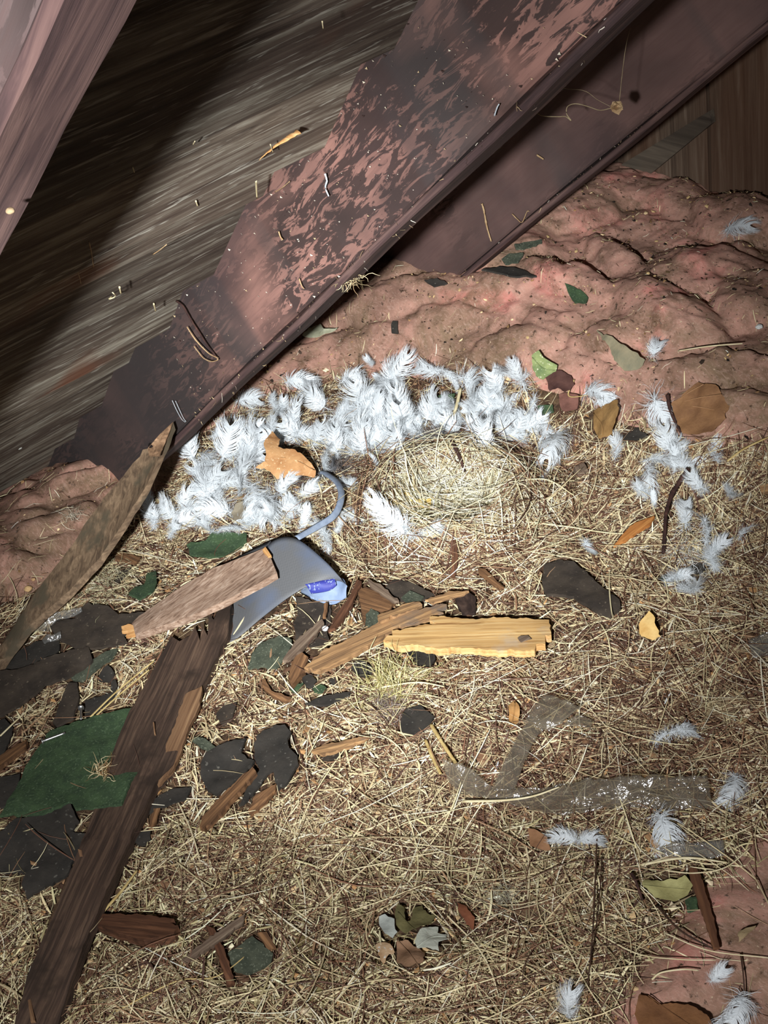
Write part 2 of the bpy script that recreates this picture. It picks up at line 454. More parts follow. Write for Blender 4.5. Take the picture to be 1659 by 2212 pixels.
# ------------------------------------------------------------------ flat pieces lying on the litter
def densify(P, seg, jag, seed):
    r = np.random.default_rng(seed); out = []
    P = np.asarray(P, float); n = len(P)
    for i in range(n):
        a, b = P[i], P[(i + 1) % n]; L = np.hypot(*(b - a)[:2]); k = max(1, int(L / seg))
        nr = np.array([-(b - a)[1], (b - a)[0]]) / (L + 1e-9)
        for j in range(k):
            q = a + (b - a) * j / k
            if j and jag: q = q.copy(); q[:2] += nr * r.normal(0, jag)
            out.append(q)
    return np.array(out)
def poly(name, pts, lift=0.012, th=0.003, mat=None, axis=None, jag=0.8, seg=9, warp=0.0, parent=None, seed=1, fold=None):
    """a flat piece with a traced outline: laid on the ground at its own height, given thickness and a slight warp.
    pts rows are (px, py[, lift]); axis = two pixels along the grain"""
    pts = [(p[0], p[1], p[2] if len(p) > 2 else lift) for p in pts]
    D = densify(pts, seg, jag, seed)
    gc = np.array(pts).mean(0)
    c0 = at(gc[0], gc[1], 0.0)
    # the piece bridges small bumps: it lies on a plane fitted to the ground under it, plus each corner's lift
    Wp = np.array([at(p[0], p[1], p[2]) for p in pts])
    A = np.c_[Wp[:, :2] - Wp[:, :2].mean(0), np.ones(len(Wp))]
    co, *_ = np.linalg.lstsq(A, Wp[:, 2] - np.array([p[2] for p in pts]), rcond=None)
    g = np.clip(co[:2], -0.45, 0.45); m0 = Wp[:, :2].mean(0); z0 = co[2] + 0.0015
    def hit(px, py, lf):
        d = ray(px, py)
        # z = z0 + g.(xy-m0) + lf
        k = z0 + lf - g @ m0 - CAMP[2] + g @ CAMP[:2]
        return CAMP + d * (k / (d[2] - g @ d[:2]))
    Wd = np.array([hit(*q) for q in D])
    up = np.array([-g[0], -g[1], 1.0])
    if axis is None:
        e = Wd - Wd.mean(0); u, s, vt = np.linalg.svd(e, full_matrices=False); ax = vt[0]
    else:
        ax = hit(*axis[1], gc[2]) - hit(*axis[0], gc[2])
    o = Wd.mean(0)
    Mx = frame(o, ax, up)
    inv = np.array(Mx.inverted())
    Ld = Wd @ inv[:3, :3].T + inv[:3, 3]
    size = Ld[:, :2].max(0) - Ld[:, :2].min(0)
    st = max(0.004, min(size.max() / 14, max(size.min() / 3, 0.004)))
    gx = np.arange(Ld[:, 0].min() + st / 2, Ld[:, 0].max(), st); gy = np.arange(Ld[:, 1].min() + st / 2, Ld[:, 1].max(), st)
    ins = []
    n = len(Ld)
    for x in gx:
        for y in gy:
            c = False; j = n - 1; near = 1e9
            for i in range(n):
                if (Ld[i, 1] > y) != (Ld[j, 1] > y) and x < (Ld[j, 0] - Ld[i, 0]) * (y - Ld[i, 1]) / (Ld[j, 1] - Ld[i, 1]) + Ld[i, 0]: c = not c
                j = i
            if c and np.min(np.hypot(Ld[:, 0] - x, Ld[:, 1] - y)) > st * 0.35: ins.append((x, y))
    P2 = [Vector(q[:2]) for q in Ld] + [Vector(q) for q in ins]
    vo, eo, fo, ov, _, _ = delaunay_2d_cdt(P2, [(i, (i + 1) % n) for i in range(n)], [], 1, 1e-7)
    B = Ld[:, :2]; Z = Ld[:, 2]
    sd = seed * 3.7
    vs = []
    for v in vo:
        d2 = (B[:, 0] - v[0]) ** 2 + (B[:, 1] - v[1]) ** 2 + 1e-8
        w = 1 / d2; z = float((w * Z).sum() / w.sum())
        if warp: z += warp * float(fbm(np.array(v[0] * 28 + sd), np.array(v[1] * 28), seed, 3))
        if fold: z += fold * abs(v[1]) 
        vs.append((v[0], v[1], z))
    nv = len(vs)
    bm = bmesh.new()
    top = [bm.verts.new(v) for v in vs]; bot = [bm.verts.new((v[0], v[1], v[2] - th)) for v in vs]
    cnt = {}
    for f in fo:
        f = list(f)
        a = sum(vs[f[i]][0] * vs[f[(i + 1) % len(f)]][1] - vs[f[(i + 1) % len(f)]][0] * vs[f[i]][1] for i in range(len(f)))
        if a < 0: f = f[::-1]
        try: bm.faces.new([top[i] for i in f]); bm.faces.new([bot[i] for i in f[::-1]])
        except ValueError: continue
        for i in range(len(f)):
            e = (f[i], f[(i + 1) % len(f)]); cnt[e] = 1
    for (a, b) in cnt:
        if (b, a) not in cnt: bm.faces.new((top[b], top[a], bot[a], bot[b]))
    for v in [v for v in bm.verts if not v.link_faces]: bm.verts.remove(v)
    bmesh.ops.recalc_face_normals(bm, faces=bm.faces)
    for f in bm.faces: f.smooth = True
    for e in bm.edges:
        if len(e.link_faces) == 2 and e.calc_face_angle(0) > 0.7: e.smooth = False
    ob = obj(name, bm_mesh(name, bm), mat)
    if parent is not None:
        ob.parent = parent; ob.matrix_parent_inverse = parent.matrix_world.inverted()
    ob.matrix_world = Mx
    return ob
def sheet(name, A, B, nu, nv, th, mat, parent=None, bow=0.0, crumple=0.0, seed=1):
    """a thin sheet between two edge paths A and B of (px, py, lift)"""
    PA = px_path(A, nu); PB = px_path(B, nu)
    t = np.linspace(0, 1, nv)[None, :, None]
    V = PA[:, None] * (1 - t) + PB[:, None] * t
    V[:, :, 2] += bow * 4 * (t * (1 - t))[:, :, 0]
    if crumple:
        V[:, :, 2] += crumple * np.abs(fbm(V[:, :, 0] * 55, V[:, :, 1] * 55, seed, 4)) * 2
    o = V.reshape(-1, 3).mean(0); V = V - o
    V = V.reshape(-1, 3); n = len(V); q = grid_faces(nu, nv)
    V2 = V - np.array([0, 0, th])
    rim = list(range(nv)) + [i * nv + nv - 1 for i in range(1, nu)] + [(nu - 1) * nv + j for j in range(nv - 2, -1, -1)] + [i * nv for i in range(nu - 2, 0, -1)]
    side = [(rim[i], rim[(i + 1) % len(rim)], rim[(i + 1) % len(rim)] + n, rim[i] + n) for i in range(len(rim))]
    me = np_mesh(name, np.vstack([V, V2]), np.vstack([q[:, ::-1], q + n, np.array(side)]))
    bm = bmesh.new(); bm.from_mesh(me); bmesh.ops.recalc_face_normals(bm, faces=bm.faces); bm.to_mesh(me); bm.free()
    ob = obj(name, me, mat)
    if parent is not None:
        ob.parent = parent; ob.matrix_parent_inverse = parent.matrix_world.inverted()
    ob.matrix_world = Matrix.Translation(o)
    return ob
def tube(name, pts, w_px, mat, n=18, taper=0.3, flat=0.7, jit=0.0, parent=None, sides=6, world=None, seed=1):
    """a stalk or twig through (px, py, lift) points; w_px = width in pixels of the photo"""
    P = spline(np.array(world), n) if world is not None else px_path(pts, n)
    o = P.mean(0); s = px_m(o)
    r = np.random.default_rng(seed)
    rad = 0.5 * w_px * s * (1 - taper * np.linspace(0, 1, n))
    if jit: rad = rad * (1 + r.normal(0, jit, n)); P = P + r.normal(0, jit * w_px * s * 0.25, P.shape)
    ob = obj(name, tube_mesh(name, P - o, rad, sides, flat), mat)
    if parent is not None:
        ob.parent = parent; ob.matrix_parent_inverse = parent.matrix_world.inverted()
    ob.matrix_world = Matrix.Translation(o)
    return ob
def empty(name, px, py, lift=0.0):
    o = bpy.data.objects.new(name, None); COL.objects.link(o); o.location = at(px, py, lift)
    o.matrix_world = Matrix.Translation(at(px, py, lift)); o.empty_display_size = 0.02
    return o

M_STAKE = wood('weathered_stake_wood', lin(158, 132, 104), lin(70, 56, 44), lin(120, 98, 76), 4, 130, patch=lin(88, 78, 62), patch_amt=(0.52, 0.62))
M_BOARD = wood('old_board_wood', lin(118, 94, 76), lin(48, 38, 32), lin(80, 62, 51), 6, 190, patch=lin(56, 44, 36), patch_amt=(0.50, 0.62), bump=0.9)
M_SPLIT = wood('split_board_wood', lin(160, 126, 92), lin(86, 62, 44), lin(124, 92, 66), 6, 220)
M_GREYPLANK = wood('pinkish_grey_plank_wood', lin(206, 180, 158), lin(96, 72, 58), lin(168, 138, 116), 5, 260)
M_FRESH = wood('fresh_broken_wood', lin(236, 190, 132), lin(160, 104, 58), lin(214, 160, 100), 5, 220)
M_YELLOW = wood('yellow_splinter_wood', lin(250, 218, 158), lin(150, 106, 62), lin(230, 184, 118), 5, 230, patch=lin(196, 176, 150), patch_amt=(0.55, 0.72))
M_TAN = wood('tan_splinter_wood', lin(220, 174, 120), lin(84, 66, 52), lin(160, 122, 84), 5, 200, patch=lin(112, 100, 90), patch_amt=(0.5, 0.64))
M_BROWN = wood('brown_splinter_wood', lin(168, 124, 84), lin(70, 49, 35), lin(118, 85, 58), 7, 200)
M_RED = wood('red_brown_wood', lin(132, 90, 64), lin(56, 36, 27), lin(94, 62, 44), 7, 180)
M_GREYW = wood('grey_splinter_wood', lin(160, 140, 118), lin(70, 58, 48), lin(116, 96, 80), 6, 200)
M_BARK = wood('dark_bark', lin(84, 66, 56), lin(30, 22, 20), lin(54, 40, 34), 40, 90, bump=0.9)
M_DARK = flat_mat('black_shingle', lin(64, 59, 53), lin(48, 45, 41), 30, 0.9, 0.7, spots=lin(96, 92, 84), spot_rng=(0.66, 0.72))
M_BRNSH = flat_mat('brown_black_shingle', lin(76, 66, 56), lin(54, 47, 41), 30, 0.9, 0.7, spots=lin(110, 98, 82), spot_rng=(0.66, 0.72))
M_GREEN = flat_mat('green_granule_shingle', lin(70, 90, 60), lin(54, 70, 50), 60, 0.95, 0.8, spots=lin(88, 106, 78), spot_rng=(0.58, 0.68))
M_GGREY = flat_mat('grey_green_shingle', lin(86, 90, 74), lin(62, 67, 55), 60, 0.95, 0.8, spots=lin(112, 116, 98), spot_rng=(0.60, 0.68))

# --- shingle pieces: (outline, lift, thickness, material, label)
SH = [
 ([(6,1760),(38,1688),(67,1636),(110,1575),(162,1558),(287,1532),(330,1535),(310,1640),(262,1735),(214,1740),(162,1746),(153,1729),(136,1737),(87,1755),(0,1766)], .016, .004, M_GREEN, 'large green granule-covered shingle half under the long brown board'),
 ([(-40,1812),(0,1800),(35,1769),(95,1757),(153,1737),(162,1760),(171,1775),(150,1798),(185,1801),(168,1847),(142,1888),(81,1925),(58,1940),(46,1911),(58,1885),(0,1879),(-40,1884)], .010, .004, M_DARK, 'big black shingle piece just below the large green shingle'),
 ([(109,1356),(119,1341),(162,1336),(182,1308),(192,1303),(233,1308),(243,1316),(256,1328),(334,1316),(291,1346),(266,1371),(273,1382),(243,1392),(203,1397),(162,1399),(127,1382)], .014, .004, M_BRNSH, 'dark shingle slab with a ragged top, running under the tip of the grey-pink plank'),
 ([(-60,1470),(0,1452),(51,1442),(114,1417),(157,1402),(192,1399),(200,1425),(162,1452),(142,1470),(96,1478),(76,1498),(35,1528),(0,1549),(-60,1565)], .020, .005, M_BRNSH, 'long dark shingle slab at the left edge, above the other black pieces'),
 ([(3,1447),(13,1422),(76,1387),(127,1382),(127,1402),(109,1422),(46,1442)], .010, .003, M_DARK, 'black shingle piece tucked along the lower side of the grey stake'),
 ([(149,1460),(182,1437),(228,1407),(253,1402),(243,1422),(215,1442),(177,1473),(157,1470)], .010, .003, M_GGREY, 'grey-green shingle scrap at the right end of the long dark slab'),
 ([(149,1475),(167,1475),(170,1506),(157,1549),(122,1569),(114,1561),(132,1513)], .014, .004, M_BRNSH, 'narrow upright strip of black shingle above the large green shingle'),
 ([(233,1437),(246,1452),(240,1470),(213,1470),(218,1452)], .010, .003, M_DARK, 'small black shingle chip left of the broken board top'),
 ([(182,1513),(238,1496),(256,1490),(223,1523),(195,1549),(182,1546)], .008, .003, M_DARK, 'black triangular shingle piece beside the nail, under the yellow straws'),
 ([(-40,1690),(0,1679),(43,1671),(40,1690),(12,1740),(0,1743),(-40,1745)], .008, .003, M_DARK, 'black shingle scrap at the left edge beside the green shingle'),
 ([(-40,1570),(10,1552),(28,1570),(20,1600),(2,1640),(-40,1648)], .010, .003, M_DARK, 'black shingle scrap at the left edge above the brown stick'),
 ([(240,1475),(250,1468),(254,1482),(246,1496),(239,1490)], .008, .002, M_DARK, 'tiny black flake between the small black chip and the triangular piece'),
 ([(549,1609),(567,1579),(595,1564),(615,1565),(628,1579),(621,1596),(625,1617),(643,1634),(645,1652),(630,1675),(620,1690),(600,1703),(593,1685),(590,1665),(577,1670),(562,1690),(526,1733),(516,1738),(534,1698),(562,1660),(550,1640)], .016, .004, M_DARK, 'black shingle piece with a rounded top and two ragged legs'),
 ([(471,1612),(501,1604),(531,1595),(521,1627),(549,1642),(544,1657),(516,1677),(488,1705),(468,1718),(448,1708),(435,1680),(435,1655),(445,1629)], .012, .004, M_DARK, 'black shingle piece just left of the two-legged one'),
 ([(412,1597),(420,1590),(443,1594),(465,1612),(455,1622),(435,1615)], .010, .003, M_GGREY, 'small grey-green shingle flake right of the long board'),
 ([(466,1543),(483,1523),(511,1515),(506,1533),(501,1551),(481,1566),(471,1553)], .010, .003, M_BRNSH, 'small dark shingle piece resting on pale straw right of the board'),
 ([(582,1381),(602,1377),(631,1386),(622,1412),(612,1422),(597,1442),(570,1440),(535,1446),(547,1414),(564,1391)], .010, .003, M_GGREY, 'grey-green shingle piece below the blue-grey sheet'),
 ([(638,1288),(673,1296),(716,1300),(714,1341),(706,1358),(711,1381),(686,1394),(660,1391),(638,1386),(638,1366),(633,1348),(643,1325)], .008, .003, M_BRNSH, 'dark square shingle piece under the curled end of the blue-grey sheet'),
 ([(767,1427),(784,1424),(800,1437),(812,1448),(787,1462),(772,1457),(757,1442)], .010, .003, M_DARK, 'black shingle scrap beneath the long tan splinter'),
 ([(652,1462),(672,1456),(684,1470),(676,1486),(660,1482)], .010, .003, M_DARK, 'small black flake between the brown block and the black sliver'),
 ([(626,1490),(640,1476),(655,1474),(648,1486),(636,1495)], .008, .003, M_GREEN, 'small green flake below the brown wood block'),
 ([(674,1484),(692,1478),(706,1486),(696,1494),(680,1494)], .008, .003, M_GREEN, 'small green flake just above the black sliver'),
 ([(710,1468),(722,1460),(730,1468),(720,1478)], .008, .003, M_DARK, 'tiny black flake left of the grass tuft'),
 ([(660,1520),(698,1503),(757,1493),(754,1500),(711,1520),(693,1523)], .016, .003, M_DARK, 'long thin black shingle sliver left of the grass tuft'),
 ([(703,1629),(719,1619),(739,1620),(724,1639),(696,1645)], .008, .003, M_BRNSH, 'small dark chip under the pale splinter'),
 ([(881,1403),(937,1406),(941,1424),(930,1441),(906,1443),(899,1427)], .010, .003, M_DARK, 'black shingle scrap below the yellow broken plank'),
 ([(874,1532),(906,1522),(937,1546),(930,1564),(899,1585),(864,1581),(866,1557)], .012, .003, M_DARK, 'black shingle piece below the grass tuft, left of the yellow stalks'),
 ([(832,1270),(850,1252),(885,1256),(941,1284),(920,1294),(867,1296)], .012, .004, M_BRNSH, 'dark bark-like shingle piece above the broken splinters'),
 ([(867,1290),(885,1274),(916,1288),(905,1303),(880,1303)], .018, .003, M_GGREY, 'grey chip lying on the dark piece above the splinters'),
 ([(790,1326),(801,1314),(818,1322),(820,1343),(801,1352),(789,1343)], .014, .006, M_GGREY, 'rough grey granule lump left of the splinters'),
 ([(1176,1218),(1205,1208),(1240,1215),(1268,1232),(1285,1255),(1300,1265),(1338,1293),(1340,1310),(1318,1328),(1290,1322),(1258,1305),(1240,1290),(1180,1285),(1170,1255)], .016, .005, M_BRNSH, 'large dark brown shingle piece below the nest, on its own at the right'),
 ([(403,1178),(413,1171),(443,1168),(466,1151),(532,1150),(532,1168),(486,1201),(449,1206),(409,1198)], .014, .003, M_GREEN, 'leaf-shaped green shingle piece above the grey-pink plank'),
 ([(319,1237),(337,1234),(339,1257),(332,1275),(301,1295),(278,1283),(286,1272),(311,1262)], .012, .003, M_GREEN, 'green shingle piece between the grey stake and the grey-pink plank'),
 ([(248,1252),(258,1234),(284,1222),(281,1229),(253,1260)], .012, .003, M_BRNSH, 'narrow dark chip right of the grey stake'),
 ([(492,2060),(545,2022),(590,2060),(583,2085),(535,2105),(505,2095)], .012, .003, M_GGREY, 'squarish grey-green shingle piece in the straw near the bottom'),
 ([(370,1705),(415,1698),(402,1725),(350,1742),(312,1758),(318,1735)], .010, .003, M_DARK, 'black shingle flake against the right side of the long board'),
 ([(285,1815),(308,1796),(325,1795),(325,1812),(306,1826)], .010, .003, M_DARK, 'small black flake beside the straw along the board'),
 ([(1111,527),(1131,522),(1171,515),(1171,523),(1131,537),(1115,537)], .006, .003, M_GGREY, 'long grey shingle flake on the pink insulation under the second rafter'),
 ([(1083,559),(1099,547),(1131,547),(1119,567),(1091,570)], .006, .003, M_GGREY, 'dark green-grey flake on the insulation beside the second rafter'),
 ([(1220,612),(1254,626),(1270,642),(1266,654),(1242,654),(1230,638)], .008, .003, M_GREEN, 'green shingle flake on the pink insulation'),
 ([(1040,583),(1085,577),(1119,579),(1159,595),(1115,596),(1080,590)], .006, .003, M_DARK, 'long dark shingle sliver across the insulation below the second rafter'),
 ([(916,605),(944,601),(966,612),(937,619)], .010, .003, M_DARK, 'dark flake where the second rafter meets the insulation'),
 ([(848,694),(859,694),(860,719),(846,719)], .008, .003, M_DARK, 'small upright black flake in the insulation above the feathers'),
 ([(919,866),(949,853),(982,849),(979,863),(942,883)], .008, .003, M_GREEN, 'green flake among the feathers left of the thick straw'),
 ([(1161,876),(1194,874),(1196,889),(1168,896)], .010, .003, M_GREEN, 'green flake at the right end of the feather heap'),
 ([(1088,886),(1121,884),(1126,902),(1101,909)], .012, .006, M_DARK, 'round black lump among the feathers behind the nest'),
 ([(1336,942),(1366,932),(1369,922),(1381,922),(1384,932),(1402,942),(1381,945),(1364,947),(1341,950)], .010, .006, M_DARK, 'black charred scrap below the round hanging feather'),
 ([(1479,1940),(1506,1936),(1507,1960),(1483,1966)], .006, .003, M_GREEN, 'green flake under the flat brown stick'),
 ([(1490,1222),(1512,1214),(1524,1226),(1510,1240),(1496,1236)], .010, .003, M_DARK, 'small black flake beside the grey downy feathers at the right'),
 ([(1424,1248),(1440,1240),(1456,1250),(1444,1262)], .008, .003, M_GGREY, 'small grey flake at the lower right group of feathers'),
]
for i, (pts, lf, th, m, lab) in enumerate(SH):
    nm = 'shingle_fragment' if len(pts) > 5 else 'shingle_flake'
    o = poly(nm, pts, lf, th, m, jag=1.0, seg=7, warp=.006 if len(pts) > 8 else .002, seed=i + 1)
    tag(o, lab, 'shingle piece', 'broken roof shingles in the litter')

# --- timber
stake = poly('wooden_stake', [(374,911,0.230),(364,938,0.221),(345,985,0.204),(312,1058,0.178),(262,1135,0.147),(215,1205,0.119),(150,1275,0.087),(62,1352,0.049),(0,1436,0.016),(-40,1490,0.016),(-60,1440,0.016),(0,1395,0.025),(42,1335,0.049),(95,1255,0.082),(155,1180,0.114),(190,1122,0.136),(232,1066,0.160),(275,1015,0.182),(302,985,0.196),(308,970,0.201),(318,968,0.203),(345,938,0.217)], .04, .012, M_STAKE, axis=((0,1420),(374,911)), jag=0.5, seg=14, warp=.002, seed=3)
tag(stake, 'long weathered grey stake with a pointed end, leaning at the left', 'stake')
def conform(o, host, off=.0008):
    """lay a thin part onto the upper surface of the piece it belongs to, along the lines of sight it was traced with"""
    Mh = host.matrix_world; Mi = Mh.inverted(); vs = np.array([v.co for v in host.data.vertices])
    c = Mi @ Vector(CAMP); Mo = o.matrix_world.copy(); W_ = [Mo @ v.co for v in o.data.vertices]
    for v, w in zip(o.data.vertices, W_):
        top = v.co.z > np.median([q.co.z for q in o.data.vertices])
        d = Mi.to_3x3() @ (Vector(w) - Vector(CAMP)); z = float(np.median(vs[:, 2]))
        for _ in range(3):
            h = c + d * ((z - c.z) / d.z)
            r = (vs[:, 0] - h.x) ** 2 + (vs[:, 1] - h.y) ** 2; z = float(vs[np.argsort(r)[:8], 2].max()) + (off if top else off - .0012)
        v.co = c + d * ((z - c.z) / d.z)
    o.parent = host; o.matrix_parent_inverse = Matrix.Identity(4); o.matrix_basis = Matrix.Identity(4)
hole = [(325 + 5 * math.cos(a), 962 + 6 * math.sin(a)) for a in np.linspace(0, 6.28, 11)[:-1]]
conform(poly('nail_hole', hole, 0, .001, flat_mat('dark_hole', lin(38,28,24), lin(30,22,20)), jag=0, seed=2), stake, .0016)
k = poly('pale_tip', [(374,911),(364,938),(345,985),(322,985),(319,968),(345,938)], .0, .001, wood('paler_stake_tip', lin(172,138,106), lin(104,78,58), lin(146,114,86), 4, 180), axis=((0,1420),(374,911)), jag=0.2, seed=2)
conform(k, stake)
k['label'] = 'paler freshly split tip'

board = poly('wooden_board', [(370,1374,.02),(388,1386,.02),(410,1372,.021),(420,1352,.021),(432,1385,.021),(436,1345,.022),(448,1372,.022),(452,1330,.022),(462,1340,.023),(472,1318,.023),(500,1302,.024),(497,1335,.024),(490,1372,.023),(462,1428,.021),(436,1480,.02),(405,1560,.02),(392,1600,.02),(375,1650,.02),(335,1690,.02),(305,1760,.02),(262,1850,.02),(215,1960,.02),(185,2030,.02),(150,2130,.02),(118,2230,.02),(100,2290,.02),(15,2290,.02),(32,2210,.02),(62,2100,.02),(108,1990,.02),(142,1905,.02),(172,1835,.02),(192,1775,.02),(218,1700,.02),(252,1600,.02),(282,1530,.02),(320,1465,.02),(342,1425,.02)], .02, .016, M_BOARD, axis=((70,2200),(430,1400)), jag=0.9, seg=12, warp=.003, seed=5)
tag(board, 'long dark brown old board with a jagged broken top end', 'board')
k = poly('split_edge', [(436,1482,.0215),(428,1530,.0215),(405,1580,.0215),(390,1628,.0215),(372,1665,.0215),(340,1695,.0215),(352,1650,.0213),(362,1600,.0213),(385,1545,.0213),(400,1500,.0213)], .0215, .006, M_SPLIT, axis=((70,2200),(430,1400)), jag=1.0, seg=8, parent=board, seed=8)
k['label'] = 'paler split edge of the board'
for j, pts in enumerate([[(168,1834,.024),(176,1836,.024),(190,1896,.022),(184,1898,.022)], [(60,2160,.024),(66,2158,.024),(76,2204,.022),(66,2206,.022)], [(330,1560,.023),(333,1560,.024),(336,1585,.022),(333,1586,.022)]]):
    k = poly('raised_splinter', pts, .023, .003, M_SPLIT, jag=.3, parent=board, seed=30 + j)
plank = poly('plank_piece', [(575,1182,.066),(582,1198,.066),(598,1236,.062),(560,1258,.056),(480,1302,.044),(400,1335,.034),(292,1369,.022),(280,1352,.022),(300,1330,.024),(352,1295,.034),(400,1262,.042),(460,1228,.052),(520,1205,.06)], .04, .010, M_GREYPLANK, axis=((290,1350),(575,1205)), jag=0.5, seg=12, warp=.002, seed=7)
tag(plank, 'pinkish grey weathered plank piece lying across the blue-grey sheet', 'plank')
k = poly('broken_end', [(292,1369,.0225),(272,1372,.022),(278,1364,.022),(263,1362,.022),(272,1356,.022),(262,1353,.022),(282,1348,.0225),(294,1352,.023),(300,1362,.0235)], .0225, .006, M_FRESH, axis=((262,1360),(300,1350)), jag=.8, seg=5, parent=plank, seed=9)
k['label'] = 'pale freshly broken end'
k = poly('sawn_corner', [(573,1181,.0665),(586,1200,.0665),(580,1203,.066),(567,1188,.066)], .066, .004, M_FRESH, jag=.3, parent=plank, seed=10)
